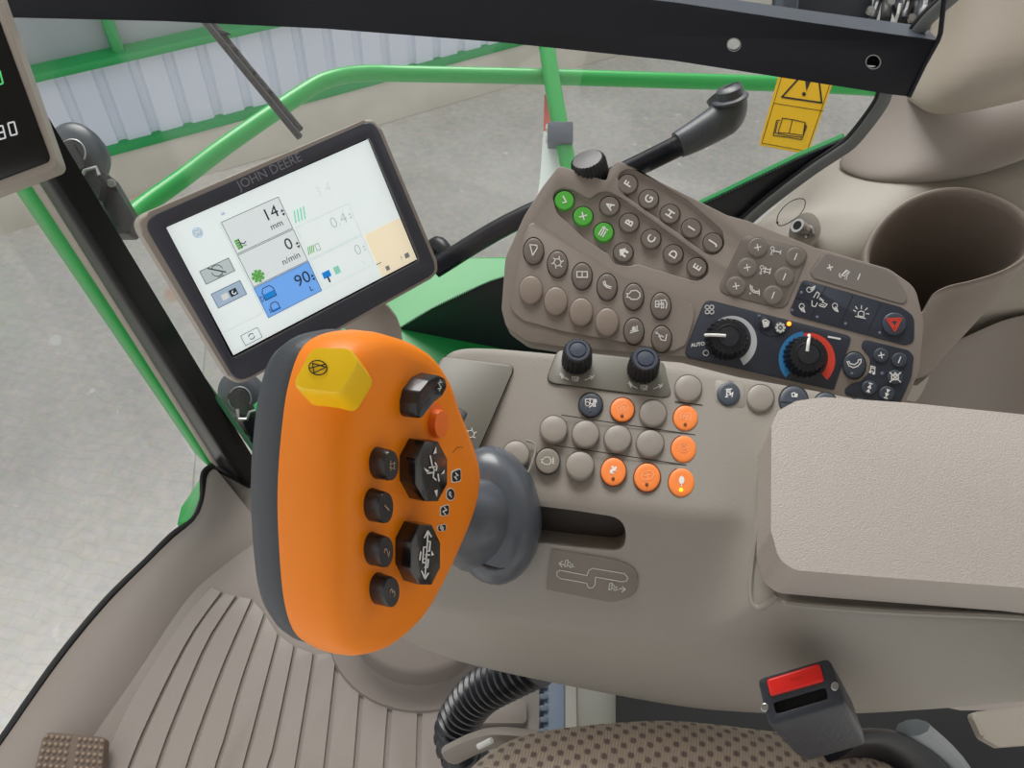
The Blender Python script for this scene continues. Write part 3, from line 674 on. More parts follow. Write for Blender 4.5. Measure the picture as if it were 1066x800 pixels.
# power socket beside the bin
sk = bmesh.new(); SKF = Frame(PD(838, 240, .872), c2w((1, -.3, 0)), c2w((-.15, .35, .95)))
prism(sk, SKF, ell(SKF, 838, 241, 16, 20, -15), -.004, .0015, .0015)
so = finish(sk, 'power_socket', beige_side, wr)
sk = bmesh.new()
ax = c2w((-.75, .25, .6)).normalized(); c0 = PD(842, 243, .872)
tube(sk, [c0, c0 + ax * .006], .0085, 6); tube(sk, [c0 + ax * .006, c0 + ax * .022], .0062, 20); tube(sk, [c0 + ax * .016, c0 + ax * .0235], .0078, 20)
tube(sk, [c0 + ax * .0235, c0 + ax * .0238], .005, 16, mi=1)
finish(sk, 'socket_contact', [chrome, black_d], so)
bm = bmesh.new(); e_ = [PD(x, y, .884 - (y - 222) * .0004) for x, y in [(809, 232), (811, 222), (820, 212), (831, 207), (838, 209), (836, 219), (826, 229), (814, 235)]]
tube(bm, smooth_path(e_, 5, closed=True), .0005, 6, closed=True); tube(bm, [e_[0] - RX * 0, e_[0] + RZ * .001], .0012, 8); finish(bm, 'blank_plate', gapm, wr)

# lower side trim under the bin
rows = [R_([(915, 378, .98), (915, 410, .99), (915, 450, 1.0)]), R_([(960, 366, .97), (962, 400, .99), (960, 450, 1.01)]), R_([(1005, 348, .965), (1000, 395, 1.01), (990, 450, 1.03)]),
        R_([(1040, 330, .965), (1035, 380, 1.03), (1030, 450, 1.05)]), R_([(1075, 322, .96), (1075, 375, 1.02), (1075, 450, 1.05)]), R_([(1160, 312, .95), (1160, 360, 1.0), (1160, 450, 1.04)])]
lw = grid_obj('side_lower_trim', rows, mat('trim_low', (124, 114, 104), .5, noise=(4, 4)), None, sub=2, thick=.005); lw.name = 'trim_13'; struct(lw)
# floor-side of the cab under the console (pedestal, cover plates)
ped = bmesh.new()
pc = FF.uv(432, 672); rr = math.hypot(FF.uv(490, 672)[0] - pc[0], FF.uv(490, 672)[1] - pc[1])
PF = Frame((pc[0], pc[1] + .02, 0), (1, 0, 0), (0, 0, 1))
base = [(rr * math.cos(2 * PI * i / 48) * 1.15, rr * math.sin(2 * PI * i / 48)) for i in range(48)]
rings(ped, PF, base, [(1.45, .0), (1.4, .008), (1.12, .012), (1.02, .018), (1.0, .05), (.97, .057), (.9, .06), (.3, .062)], close0=True)
pe = finish(ped, 'floor_boss', floor_m, fo, ang=50); pe['kind'] = 'structure'
# cab roof and rear wall out of view, added to darken the interior
b_ = bmesh.new(); RFm = Frame((0, 0, 1.72), (1, 0, 0), (0, 0, 1)); prism(b_, RFm, [(-.95, -.95), (.95, -.95), (.95, .86), (-.95, .86)], 0, .12, .03); s = finish(b_, 'ceiling', mat('headliner', (176, 170, 162), .9)); struct(s)
b_ = bmesh.new(); RW = Frame((.98, 0, .8), (0, 1, 0), (-1, 0, 0)); prism(b_, RW, [(-.95, -.85), (.86, -.85), (.86, .0), (-.95, .0)], -.04, 0, .01); s = finish(b_, 'wall_rear', beige_side); struct(s)
# ================================================================== ARMREST CONSOLE
LP = Frame(PD(620, 450, .60), (1, 0, 0), tilt(16))
AFp = Frame(PD(930, 510, .525), (1, 0, 0), tilt(8, -2))
con = thing('armrest_console', 'beige armrest console with orange and grey push buttons and a padded armrest', 'armrest console', PD(620, 600, .66))
def lp(x, y, h=0): return LP.p(x, y, h)
ax2 = (lp(697, 534) - lp(557, 520)).normalized()
n2 = V3((0, -math.sin(math.radians(50)), math.cos(math.radians(50))))
F2 = Frame(lp(697, 534), ax2, n2)
F3 = Frame(F2.p(690, 668), ax2, V3((0, -math.cos(math.radians(4)), math.sin(math.radians(4)))))
AH = -.050
def af(x, y, h=AH): return AFp.p(x, y, h)
def down(p, dz, dy=.0): return p + V3((0, dy, -dz))
st = []
def station(bt, c1, c2, bo, mid=None, dz=.10):
    md = mid if mid else (c2 * .55 + bo * .45 + V3((0, -.006, 0)))
    st.append([down(bo, .0, .12), down(bt, dz, -.01), down(bt, .02, .0), bt, bt * .5 + c1 * .5, c1, c1 * .5 + c2 * .5, c2, md, bo, down(bo, .006, .03)])
station(lp(452, 392, -.02), lp(425, 500, -.025), F2.p(418, 588, -.02), F3.p(418, 622, -.03))
station(lp(462, 368), lp(430, 505), F2.p(410, 618), F3.p(392, 660))
station(lp(482, 358.5), F2.p(470, 511), F2.p(450, 634), F3.p(450, 692))
station(lp(560, 365), F2.p(557, 520), F2.p(540, 650), F3.p(540, 714))
station(lp(697, 380), F2.p(697, 534), F2.p(690, 664), F3.p(680, 743))
station(lp(745, 387), F2.p(752, 539), F2.p(742, 664), F3.p(740, 752))
a5 = lp(790, 394); 
station(lp(795, 396), lp(778, 530), af(786, 630, AH - .01), F3.p(790, 757))
station(lp(850, 405), af(812, 590, AH), af(818, 628, AH), F3.p(850, 760))
station(lp(940, 424), af(930, 600, AH), af(930, 640, AH), F3.p(950, 756))
station(lp(1060, 438), af(1066, 605, AH), af(1066, 644, AH), F3.p(1066, 745))
station(lp(1200, 460), af(1200, 620, AH), af(1200, 655, AH), F3.p(1200, 735))
body = grid_obj('console_body', st, beige, con, sub=3, creases={3: .75, 5: .62, 7: .5}, cap=True)
# slot of the lever gate
bm = bmesh.new(); sl = [(520, 521), (560, 527), (610, 534), (643, 539), (651, 548), (651, 560), (642, 572), (630, 575), (600, 571), (560, 566), (520, 562)]
F2s = F2
prism(bm, F2s, rpoly(F2s.poly([(510, 520), (560, 527), (600, 532), (651, 540), (652, 576), (600, 571), (560, 566), (510, 560)]), [0, 0, 0, .014, .014, 0, 0, 0]), -.04, .03); c1_ = finish(bm, 'cut', beige)
cut(body, [c1_], .0015)
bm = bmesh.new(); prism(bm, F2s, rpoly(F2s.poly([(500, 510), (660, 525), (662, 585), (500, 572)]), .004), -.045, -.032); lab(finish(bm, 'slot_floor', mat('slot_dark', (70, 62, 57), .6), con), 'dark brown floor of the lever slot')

# thin raised print / lines on the console top
bm = bmesh.new()
idT = lambda x, y: (x, y)
put_lines(bm, LP, [[(584.7, 432.3), (655, 443), (730, 454)], [(578, 464), (655, 475.5), (730, 487)], [(703, 418.5), (731, 422)], ], idT, 1.1, .0006)
finish(bm, 'groove_line', gapm, con, smooth=False)
# knob panel, smoked
def plate(F, root, pts, r, h0, h1, m, name, bev=.0006, outline=True, ow=1.0):
    bm = bmesh.new(); pl = rpoly(F.poly(pts, h1), r)
    prism(bm, F, pl, h0, h1, bev, 2)
    o = finish(bm, name, m, root)
    if outline:
        bm = bmesh.new(); cu = sum(p[0] for p in pl) / len(pl); cv = sum(p[1] for p in pl) / len(pl)
        ou = [(u, v) for u, v in pl]
        tube(bm, [F.w(u, v, h0 + .0006) for u, v in ou], .00055 * ow, 5, closed=True); finish(bm, 'edge_gap', gapm, o)
    return o
kp = plate(LP, con, [(581, 364), (690.5, 376.6), (700.5, 415), (568, 397.7)], .006, -.001, .0008, smoke, 'knob_panel')
fp = plate(LP, con, [(461, 371), (536, 380.5), (510, 440), (493, 478), (440, 490), (428, 430)], .005, -.001, .0009, smoke, 'cover_flap')
bm = bmesh.new(); icon(bm, LP, 'rotor', 490, 452, 6.5, 5, .0013, .9); finish(bm, 'symbol', lgrey_print, fp, smooth=False)
# black socket recess beside the flap
bm = bmesh.new(); prism(bm, LP, rpoly(LP.poly([(466, 418), (487, 430), (477, 450), (466, 452)], .0012), .002), -.001, .0012, .0004, 2); lab(finish(bm, 'flap_latch', blackp, con), 'black latch recess')
d1 = knurl(LP, con, 601.5, 364.5, 15.5, .019, .0008, blackp, 22, .07, cap_m2=mat('knob_top', (66, 74, 88), .3), name='rotary_knob')
d2 = knurl(LP, con, 672, 373.5, 16, .019, .0008, blackp, 22, .07, cap_m2=MATS['knob_top'], name='rotary_knob')
for (x, y, o_) in [(601, 397, 0), (672.5, 406, 0)]:
    bm = bmesh.new()
    icon(bm, LP, 'comb', x - 2, y - 2, 4.2, 0, .0014, .9)
    T = xf(x, y, 1, 0)
    put_lines(bm, LP, [[(-17, 5.5), (-9, 1.5)], [(-17, 5.5), (-14, 6)], [(-17, 5.5), (-15.5, 2.5)], [(8, 1), (16, 4.5)], [(16, 4.5), (13, 5.4)], [(16, 4.5), (14.5, 1.6)]], T, .9, .0014)
    T2 = xf(x - 17, y - 7, 1, 0); put_lines(bm, LP, [[(-1.8, -.5), (1.6, .3)], [(-.3, 1.7), (0, -1.7)], [(34, -.8), (33.3, -3.6)]], T2, .8, .0014)
    finish(bm, 'knob_scale', lgrey_print, kp, smooth=False)

HB = .0002
Bn = lambda *a, **k: button(LP, con, *a, **k)
blanks = [(680, 430, 14.3), (716.7, 404, 14.3), (576.5, 446.5, 14.3), (609.7, 451.5, 14.3), (643.2, 456.5, 14.3), (677, 461.5, 14.5), (537, 472.5, 14), (603.8, 484.5, 14.8), (792, 414, 14.3)]
for x, y, r in blanks: Bn(x, y, r, r * .985, cap_l, h0=0, hh=.0034, blank=True, gk=1.04)
def Or(x, y, rx, ry, ic, s=6.5, a=0, m=dull_orange, w=.8, ledm=led_dk):
    o = Bn(x, y, rx, ry, orange_b, h0=0, hh=.0016, ic=('iu', ic, s, a, m, w), gap=orange_g, gk=1.08, label='orange button')
    if ledm: led(LP, o, x - .5, y + ry * .52, 1.8, ledm, .0021)
Or(648, 426.5, 12.3, 12.3, 'header', 6.5, 20); Or(713.8, 435.2, 12.7, 13, 'header', 6.5, -10); Or(711.9, 467.5, 13, 13.8, 'spiral', 6.5, 0, ledm=None)
Or(638.7, 491, 13, 14.3, 'rabbit', 5.6, 35, white_m); Or(673.8, 497, 13.5, 14.5, 'tank', 8, 5); Or(709.6, 502.4, 13.5, 14.8, 'drop', 6.5, 0, white_m, 1, led_y)
o = Bn(615, 421.4, 12.1, 12.1, navy_b, hh=.0016, ic=('iu', 'comb', 7, 0, white_m, 1.1), label='dark blue-grey button'); led(LP, o, 614.5, 427.5, 1.2, led_off, .0021)
Bn(570.3, 480, 12.4, 13, mat('engine_button', (126, 120, 110), .45), hh=.0012, ic=('icon', 'engine_n', 7, 0, lgrey_print, .9))
pl4 = plate(LP, con, [(744, 395), (775, 399.5), (776, 426), (743.5, 420)], .004, -.001, .0005, beige, 'button_surround', ow=.7)
o = Bn(758.8, 409.8, 12, 12.3, navy_b, hh=.0022, ic=('icon', 'mast', 6, 0, white_m, 1), label='dark blue-grey button')
o = Bn(826.3, 416.8, 14.6, 15, navy_b, hh=.0022, label='dark blue-grey split button')
bm = bmesh.new(); icon(bm, LP, 'mirror', 827, 412, 4.5, 0, .0026, .9); icon(bm, LP, 'mirror', 827, 424, 4.5, 0, .0026, .9); put_lines(bm, LP, [[(813, 418.2), (840.5, 421)]], idT, 1, .0026, 1); finish(bm, 'symbol', [white_m, ink], o, smooth=False)
Bn(859.5, 421, 12.2, 12.4, navy_b, hh=.0022, ic=('icon', 'mirror', 5, 0, white_m, .9), label='dark blue-grey button')
Bn(893.5, 426.5, 12, 12, navy_b, hh=.0022, ic=('icon', 'mirror', 5, 0, white_m, .9), label='dark blue-grey button')
# raised ridge beside the left blank cap
bm = bmesh.new(); tube(bm, smooth_path([lp(548, 459), lp(557, 463), lp(556, 476), lp(550, 492)], 5), .0009, 8); finish(bm, 'surround_ridge', beige, con)

# gate diagram plate
gpz = plate(F2, con, [(574, 572.5), (640, 583.5), (664, 592), (664, 621), (636, 627.5), (568.5, 614)], [.001, .012, .02, .02, .012, .001], -.003, .0016, mat('diagram_plate', (120, 112, 103), .4), 'gate_diagram')
bm = bmesh.new()
gl_ = [(583, 594), (611, 599.5), (613, 594), (617, 592), (650, 597.5), (653.5, 601.5), (652.5, 605), (648, 606), (620, 601), (619.5, 609), (617, 612), (613.5, 612.5), (611.5, 610.5), (611, 607.5), (583, 602.5), (579.5, 599.5), (580, 595.5), (583, 594)]
gs_ = [(p.x, p.y) for p in smooth_path([V3((x, y, 0)) for x, y in gl_], 3)]
put_lines(bm, F2, [gl_], idT, .9, .0020)
icon(bm, F2, 'harv', 593, 588, 6, -8, .0020, .9); icon(bm, F2, 'harv', 639, 612, 6, -8, .0020, .9)
put_lines(bm, F2, [[(588, 588.5), (582, 587)], [(582, 587), (585.5, 584.5)], [(582, 587), (585, 590.5)], [(645, 613), (651, 614)], [(651, 614), (648, 611)], [(651, 614), (647.5, 616.5)]], idT, 1, .0020)
finish(bm, 'symbol', lgrey_print, gpz, smooth=False)

# channel rim between the console top and the pad, laid on the moulded surface
from mathutils.bvhtree import BVHTree
_b = bmesh.new(); _b.from_mesh(body.data); _b.verts.ensure_lookup_table(); BV = BVHTree.FromBMesh(_b); _off = con.location.copy()
def onbody(px, py, h=0):
    r = ray(px, py).normalized(); loc, nn, _, _ = BV.ray_cast(CAM - _off, r)
    if loc is None: return PD(px, py, .6)
    if nn.dot(r) > 0: nn = -nn
    return loc + _off + nn * h
tube_obj('channel_rim', [onbody(797, 468), onbody(792, 520), onbody(787, 560), onbody(782, 600), onbody(782, 624), onbody(789, 633), onbody(799, 629), onbody(808, 620)], .0022, beige, con, 8, 5)
# armrest pad
bm = bmesh.new()
po = [(799, 452), (806, 437), (824, 427), (852, 423), (940, 429), (1066, 442), (1240, 462), (1240, 640), (1066, 620), (960, 612), (880, 606), (822, 601), (806, 590), (798, 560)]
pl = rpoly(AFp.poly(po, -.012), .012, 6)
prism(bm, AFp, pl, -.042, 0, .027, 9, bev_bot=False)
pad = finish(bm, 'armrest_pad', pad_m, con, ang=60)
bm = bmesh.new(); pl2 = AFp.poly([(812, 470), (830, 440), (1240, 475), (1240, 632), (1066, 620), (820, 602)], -.04)
prism(bm, AFp, pl2, -.062, -.038, .002); finish(bm, 'armrest_hinge_base', mat('pad_base', (112, 102, 94), .5), con)
# lip under the pad
lipo = tube_obj('armrest_lip', [af(818, 625, AH + .003), af(830, 629.5, AH + .003), af(930, 637, AH + .003), af(1066, 643, AH + .003), af(1200, 655, AH + .003)], .0025, beige, con, 8, 5)
# rear lid hinge strip
bm = bmesh.new(); tube(bm, smooth_path([lp(870, 424, .01), lp(950, 431, .012), lp(1018, 438, .012), lp(1024, 438, .008)], 5), .003, 8); finish(bm, 'lid_edge', beige, con)

# ================================================================== UPPER KEYPAD
UP = Frame(PD(740, 300, .655), (1, 0, 0), tilt(34))
key = thing('control_keypad', 'brown-grey keypad housing with letter buttons, climate dials and light switches', 'control keypad', UP.p(740, 390, -.03))
ol = [(582, 172), (614, 182.5), (631, 188), (634, 178), (642, 166), (691, 191), (757, 224), (779, 230), (848, 257.5), (926, 280), (953, 299), (962, 336), (957, 388), (938, 430), (870, 412), (713, 372), (640, 366), (587, 362), (548, 356), (527, 341), (522, 322), (526, 268), (546, 224), (565, 194)]
rr_ = [.006, .0, .002, .004, .007, .02, .02, .01, .02, .02, .02, .03, .03, .004, .004, .0, .02, .02, .015, .012, .01, .03, .03, .02]
upl = rpoly(UP.poly(ol), rr_, 5)
bm = bmesh.new(); prism(bm, UP, upl, -.028, 0)
hs = finish(bm, 'keypad_housing', keym := mat('keypad_plastic', (138, 129, 121)), key)
cuts = []
def cutter_(F, pts, r, h0, h1=.02):
    bm = bmesh.new(); pl = rpoly(F.poly(pts), r); prism(bm, F, pl, h0, h1); return finish(bm, 'cut', keym)
TR = -.0032
cuts.append(cutter_(UP, [(574.5, 203), (584, 195.5), (597, 198), (614, 208), (622, 201), (633, 199), (648, 207), (700, 245), (737, 272), (738, 285), (728, 293), (715, 290.5), (664, 275), (655, 277), (640, 275), (634, 265), (609, 249), (580, 222)], [.008, .008, .006, .008, .008, .008, .006, .02, .012, .008, .008, .01, .004, .006, .006, .004, .02, .012], TR))
cuts.append(cutter_(UP, [(642, 183), (652, 175.5), (665, 178), (715, 208), (752, 240), (755, 256), (744, 266.5), (733, 263), (700, 238), (650, 203)], [.008, .008, .008, .02, .01, .008, .008, .008, .03, .01], TR))
cut(hs, cuts, .0014, 3)
bm = bmesh.new()
# raised moulded line round the lower-left group
def ridge(bm, F, pts, r, w, h, closed=True):
    pl = rpoly(F.poly(pts), r, 6); tube(bm, [F.w(u, v, h) for u, v in pl], w, 6, closed=closed)
pl = rpoly(UP.poly([(552, 232), (562, 234), (600, 260), (650, 290), (700, 306), (722, 318), (722, 332), (713, 360), (700, 366), (585, 345), (545, 334), (531, 322), (534, 290), (543, 250)]), .008, 5)
prism(bm, UP, pl, -.001, .0014, .001, 3); finish(bm, 'button_field', keym, key)
h_f = .0014
def K(x, y, rx=10.2, ry=10.0, m=cap_m, h0=TR, hh=.0042, **k): return button(UP, key, x, y, rx, ry, m, h0=h0, hh=hh, **k)
for (x, y, n_, s) in [(587.5, 208.6, 'check', 5.2), (607, 225, 'x', 5), (628.5, 241.6, 'list', 5.4)]:
    K(x, y, m=green_b, ic=('icon', n_, s, 60, white_m, 1.3), label='green button')
for ch, x, y in [('A', 634.6, 214.4), ('B', 655, 232), ('C', 677.8, 248.7), ('D', 701, 264.7), ('E', 725.6, 278.4), ('F', 653.6, 191.5), ('G', 675.3, 207.2), ('H', 697.6, 222.6), ('I', 719.8, 237.7), ('J', 742.4, 252.6)]:
    K(x, y, ic=('text', ch, 8.2, 57, white_m, 1))
K(648.9, 262.8, ic=('icon', 'home', 5.4, 55, white_m, 1))
ov = [(555.4, 261.4, 'tri', 6.2, 0), (580.4, 274.9, 'rotor', 6.5, 0), (606, 287.5, 'book', 6, 0), (632, 298.8, 'auger', 5.5, 0), (659.6, 309, 'engine', 7.5, 0), (688, 318.6, 'header', 7, 0), (659.9, 345, 'bars', 5.5, 10), (688.8, 353, 'seat', 7, 0)]
for x, y, n_, s, a in ov: K(x, y, 10.3, 13.6, h0=h_f, hh=.0022, ic=('iu', n_, s, a, white_m, 1.1))
for x, y in [(552.6, 301.8), (578.5, 313.6), (605, 325), (632, 335.6)]: K(x, y, 12.2, 15, m=cap_k, h0=h_f, hh=.0035, blank=True, gk=1.03)

# plus/minus group
pmm = mat('membrane_plastic', (120, 113, 106), .45)
pm = plate(UP, key, [(775, 244), (843.7, 260.5), (817, 322.5), (746, 304)], .008, -.001, .0006, pmm, 'plus_minus_panel', .0003)
for (x, y, s_) in [(788.8, 257.6, 'plus'), (828.4, 267.3, 'bar'), (778, 278.6, 'plus'), (816.6, 288.3, 'bar'), (766.2, 299, 'plus'), (804.8, 308.5, 'bar')]:
    yy = y if y < 290 else y - 1
    button(UP, key, x, yy, 10, 10, pmm, h0=.0006, hh=.0012, ic=('icon', s_, 4.6, -22 if s_ == 'bar' else 10, white_m, 1.1), gap=pmm)
bm = bmesh.new()
for (x, y, n_) in [(808, 261.8, 'tool1'), (797, 281.5, 'tool2'), (785.5, 303, 'tool3')]: icon(bm, UP, n_, x, y, 6.3, -12, .0011, 1)
finish(bm, 'symbol', white_m, pm, smooth=False)
gpn = plate(UP, key, [(857, 263.5), (915, 279), (932, 287), (945, 308), (943, 317), (930, 314), (847, 289.5), (843, 283)], [.005, .02, .01, .01, .005, .003, .005, .005], -.001, .0006, mat('grey_panel', (128, 122, 117), .4), 'bucket_panel', .0003)
bm = bmesh.new(); icon(bm, UP, 'plus', 864, 278.6, 4, 12, .0009, 1.3); icon(bm, UP, 'bucket', 879.6, 285, 6.5, -12, .0009, 1); icon(bm, UP, 'bar', 894.2, 288.2, 4.2, -22, .0009, 1.2); finish(bm, 'symbol', white_m, gpn, smooth=False)
lt = plate(UP, key, [(836, 291), (938, 320), (952, 329), (951.5, 357), (941, 359), (821, 327)], [.004, .01, .01, .007, .006, .005], -.001, .0007, navy, 'light_switch_panel', .0003)
bm = bmesh.new()
icon(bm, UP, 'lamp', 844, 301.8, 5.2, 0, .001, .9); icon(bm, UP, 'lamp', 834.5, 320.5, 5.2, -95, .001, .9); icon(bm, UP, 'lamp', 869, 320, 5.2, -95, .001, .9); icon(bm, UP, 'lightmap', 854.5, 313.5, 9, -14, .001, .9); icon(bm, UP, 'beacon', 896.5, 326.5, 8.5, -12, .001, .9)
put_lines(bm, UP, [[(828, 310), (850, 316)], [(860, 298), (843, 333)], [(888.3, 307), (873, 341)], [(917, 316), (902, 349)]], idT, .6, .0009, 1)
finish(bm, 'symbol', [white_m, mat('seam_ink', (26, 30, 38), .5)], lt, smooth=False)
for x, y in [(834.5, 305), (824.7, 323.5), (851, 330.5), (880.5, 337.5), (916, 347)]: led(UP, lt, x, y, 1.7, led_off, .001)
hb = button(UP, key, 931.3, 337.2, 12.4, 12, navy_b, h0=.0006, hh=.0025, ic=('icon', 'hazard', 8.2, 3, red_p, 1.5), gap=navy)
lab(hb, 'dark hazard button with red triangle')
cl = plate(UP, key, [(734.5, 311.5), (887, 350.5), (868, 406), (840, 400), (711, 371)], [.007, .004, .002, .0, .006], -.001, .0007, navy, 'climate_panel', .0003)
bm = bmesh.new(); h_ = .0011
icon(bm, UP, 'fan', 738.6, 322.5, 5.6, 0, h_, 1.1); put_text(bm, UP, 'AUTO', 726.5, 358.7, 3.8, 8, h_, .03); put_lines(bm, UP, [circ(0, 0, 2.8)], xf(734.8, 367.6, 1, 0), .8, h_)
put_lines(bm, UP, [[(862.5, 350.8), (874.5, 353)]], idT, 1.9, h_)
finish(bm, 'symbol', white_m, cl, smooth=False)
def arc(bm, F, px, py, r0, r1, a0, a1, h, mi):
    n = 24; P = []
    for k in range(n + 1):
        a = math.radians(a0 + (a1 - a0) * k / n); ra, rb_ = r0
        P.append((a, k / n))
    o_ = [F.uv(px + (r1[0] + (r1[1] - r1[0]) * t) * math.cos(a), py - (r1[0] + (r1[1] - r1[0]) * t) * math.sin(a) * 1.0, h) for a, t in P]
    i_ = [F.uv(px + (r0[0] + (r0[1] - r0[0]) * t) * math.cos(a), py - (r0[0] + (r0[1] - r0[0]) * t) * math.sin(a) * 1.0, h) for a, t in P]
    f_ = prism(bm, F, o_ + i_[::-1], h - .0006, h, mi=mi)
bm = bmesh.new(); arc(bm, UP, 760, 354, (22, 22), (23, 30), 150, -62, .0010, 0); finish(bm, 'fan_scale', arc_w, cl, smooth=False)
bm = bmesh.new(); arc(bm, UP, 840, 373, (22, 22), (30, 28), 222, 98, .0010, 0); arc(bm, UP, 840, 373, (22, 22), (26, 31), 97, -47, .0010, 1); finish(bm, 'temperature_scale', [blue_p, red_p], cl, smooth=False)
for (x, y, pts) in [(758.5, 350.5, [(-23, -1), (-14, -1.5), (-2, 1)]), (841.5, 369, [(0, 21), (-.5, 12), (-1.5, 2)])]:
    kb = knurl(UP, key, x, y, 20.5, .0125, .0007, blackp, 24, .08, topk=.62, name='climate_dial', flare=1.13, cap_m2=mat('dial_top', (44, 46, 52), .35))
    bm = bmesh.new(); T = xf(x, y, 1, 0); hh_ = .0142
    if x < 800: P = [(-24.5, 1.5), (-15, 1.5), (-3, .8)]
    else: P = [(.8, 20), (0, 12), (-1.2, 3)]
    tube(bm, smooth_path([UP.w(*UP.uv(*T(*P[0]), .009), .009), UP.w(*UP.uv(*T(*P[1]), hh_), hh_), UP.w(*UP.uv(*T(*P[2]), hh_ + .0002), hh_ + .0002)], 4), .0013, 8)
    finish(bm, 'pointer', white_m, kb)
sm = plate(UP, key, [(786, 325), (826, 335.5), (816, 349), (800, 350), (786, 340)], .004, .0003, .0011, navy, 'climate_switch_field', .0002, outline=False)
for x, y, n_ in [(797, 337, 'defrost'), (812.4, 341.3, 'gear')]:
    button(UP, key, x, y, 7, 6.8, mat('navy_dark_button', (34, 38, 46), .4), h0=.0011, hh=.0012, ic=('icon', n_, 5, 0, white_m, 1.3), gap=navy)
led(UP, cl, 821.5, 337.2, 2.2, led_on, .0016); led(UP, cl, 790.5, 329.5, 1.6, led_off, .0016)
o = button(UP, key, 889.6, 380.5, 11.6, 13.8, navy_b, h0=0, hh=.0028, ic=('iu', 'phone', 8, 5, white_m, 1.2), label='dark oval phone button'); led(UP, o, 887, 389.5, 1.6, led_off, .0034)
ap = plate(UP, key, [(899, 353.5), (946, 365), (951.5, 371), (949, 392), (935, 425), (880, 411), (880, 405), (886, 400), (897, 397), (905, 388), (907, 373), (897, 362)], [.004, .005, .005, .01, .004, .003, .003, .004, .005, .008, .008, .004], -.001, .0007, navy, 'audio_panel', .0003)
for x, y, n_, s, a in [(917.5, 370, 'plus', 4.2, 10), (936.5, 374.8, 'bar', 4.2, -22), (932, 393, 'mute', 6.2, 0), (905, 404, 'ff', 5, -18), (923.5, 410, 'rw', 5, -18)]:
    button(UP, key, x, y, 8, 7.6, navy_b, h0=.0007, hh=.0014, ic=('icon', n_, s, a, white_m, 1.2), gap=navy)
bm = bmesh.new(); icon(bm, UP, 'note', 909, 386, 5.6, 0, .0011, 1.1); finish(bm, 'symbol', white_m, ap, smooth=False)
led(UP, ap, 918.5, 389.3, 2, led_off, .0012)
# encoder wheel on the far edge
bm = bmesh.new()
EW = Frame(UP.p(612, 168, -.002), RX, c2w((-.30, .62, .72)))
pc_ = EW.uv(612, 168)
N = 26 * 4; bs = []
for i in range(N):
    t = 2 * PI * i / N; k = 1 - .06 * (1 if i % 4 in (0, 1) else 0); bs.append((pc_[0] + .0152 * k * math.cos(t), pc_[1] + .0152 * k * math.sin(t)))
rings(bm, EW, bs, [(1.02, -.022), (1.02, -.002), (.97, .001), (.86, .0025), (.2, .003)])
lab(finish(bm, 'encoder_wheel', blackp, key, ang=30), 'black ribbed wheel')
# ================================================================== JOYSTICK
D0 = .425
P0 = PD(410, 510, D0)
Vc = (CAM - P0).normalized(); vc = V3((Vc.dot(RX), Vc.dot(RY), Vc.dot(RZ)))
sd = V3((.95, -.20, 0)); sd = (sd - vc * sd.dot(vc)).normalized()
nj = (vc * .56 + sd * .828).normalized(); nW = c2w(nj)
uj = V3((.09, 1, 0)); uj = (uj - nj * uj.dot(nj)).normalized()
wj = uj.cross(nj)
if wj.x < 0: wj = -wj
JF = Frame(P0, c2w(wj), nW)
js = thing('joystick', 'orange joystick with dark grey back, yellow button and black dials, on a grey rubber boot', 'joystick', lp(512, 545, 0))
face = [(386, 349), (415, 353), (440, 366), (458, 390), (468, 418), (480, 448), (490, 478), (492, 500), (486, 530), (471, 568), (453, 606), (430, 645), (400, 672), (368, 683), (346, 674), (334, 640), (329, 580), (328, 520), (332, 460), (340, 405), (356, 364)]
fr = [(p.x, p.y) for p in smooth_path([V3((*p, 0)) for p in JF.poly(face, -.0115)], 4, closed=True)]
bm = bmesh.new()
TK = .036
rings(bm, JF, fr, [(.05, .0022), (.4, .0020), (.7, .0012), (.86, -.0004), (.93, -.0022), (.975, -.006), (1.0, -.0115), (1.015, -.020), (1.015, -.028), (1.0, -TK)], close0=True, close1=False, cen=JF.uv(400, 510, -.0115))
finish(bm, 'grip_body', orange, js, ang=60)
bm = bmesh.new()
rings(bm, JF, fr, [(.985, -TK + .002), (1.003, -TK), (1.006, -TK - .006), (.985, -TK - .014), (.93, -TK - .022), (.80, -TK - .027), (.5, -TK - .030), (.2, -TK - .031)], close0=True, close1=True, cen=JF.uv(400, 510, -.0115))
lab(finish(bm, 'palm_rest', mat('palm_rubber', (62, 67, 74), .5, bump=(500, .15)), js, ang=60), 'dark grey rubber back')
jcap = mat('joystick_button', (30, 30, 33), .35, coat=.2)
jtop = mat('joystick_button_top', (24, 25, 29), .28)
def jbtn(px, py, rx, ry, H, body, s=5.5, a=0):
    bm = bmesh.new(); e_ = ell(JF, px, py, rx, ry, -2, H, n=28)
    rings(bm, JF, e_, [(1.06, -.004), (1.05, .001), (1.0, H * .55), (.99, H * .85), (.93, H), (.3, H)])
    o = finish(bm, 'thumb_button', jcap, js, ang=50)
    b2 = bmesh.new()
    if body: put_text(b2, JF, body, px + .8, py, s, a, H + .0004, .0, sq=.5)
    else:
        put_lines(b2, JF, [[(-.25, .8), (-.25, -.8)], [(.3, .6), (.3, -.6)], [(-.5, .2), (.5, .4)], [(-.5, -.3), (.4, -.5)]], xf(px + 1, py, s, 0), .8, H + .0004)
    finish(b2, 'symbol', mat('gold_print', (176, 150, 122), .5), o, smooth=False)
jbtn(407.5, 485, 8, 16.5, .0105, None, 6.5)
jbtn(402, 529, 8, 17, .0105, '1', 12, 62)
jbtn(402, 575, 8, 17, .0105, '2', 12, 62)
jbtn(408, 617, 8.4, 16.5, .0105, '3', 12, 62)
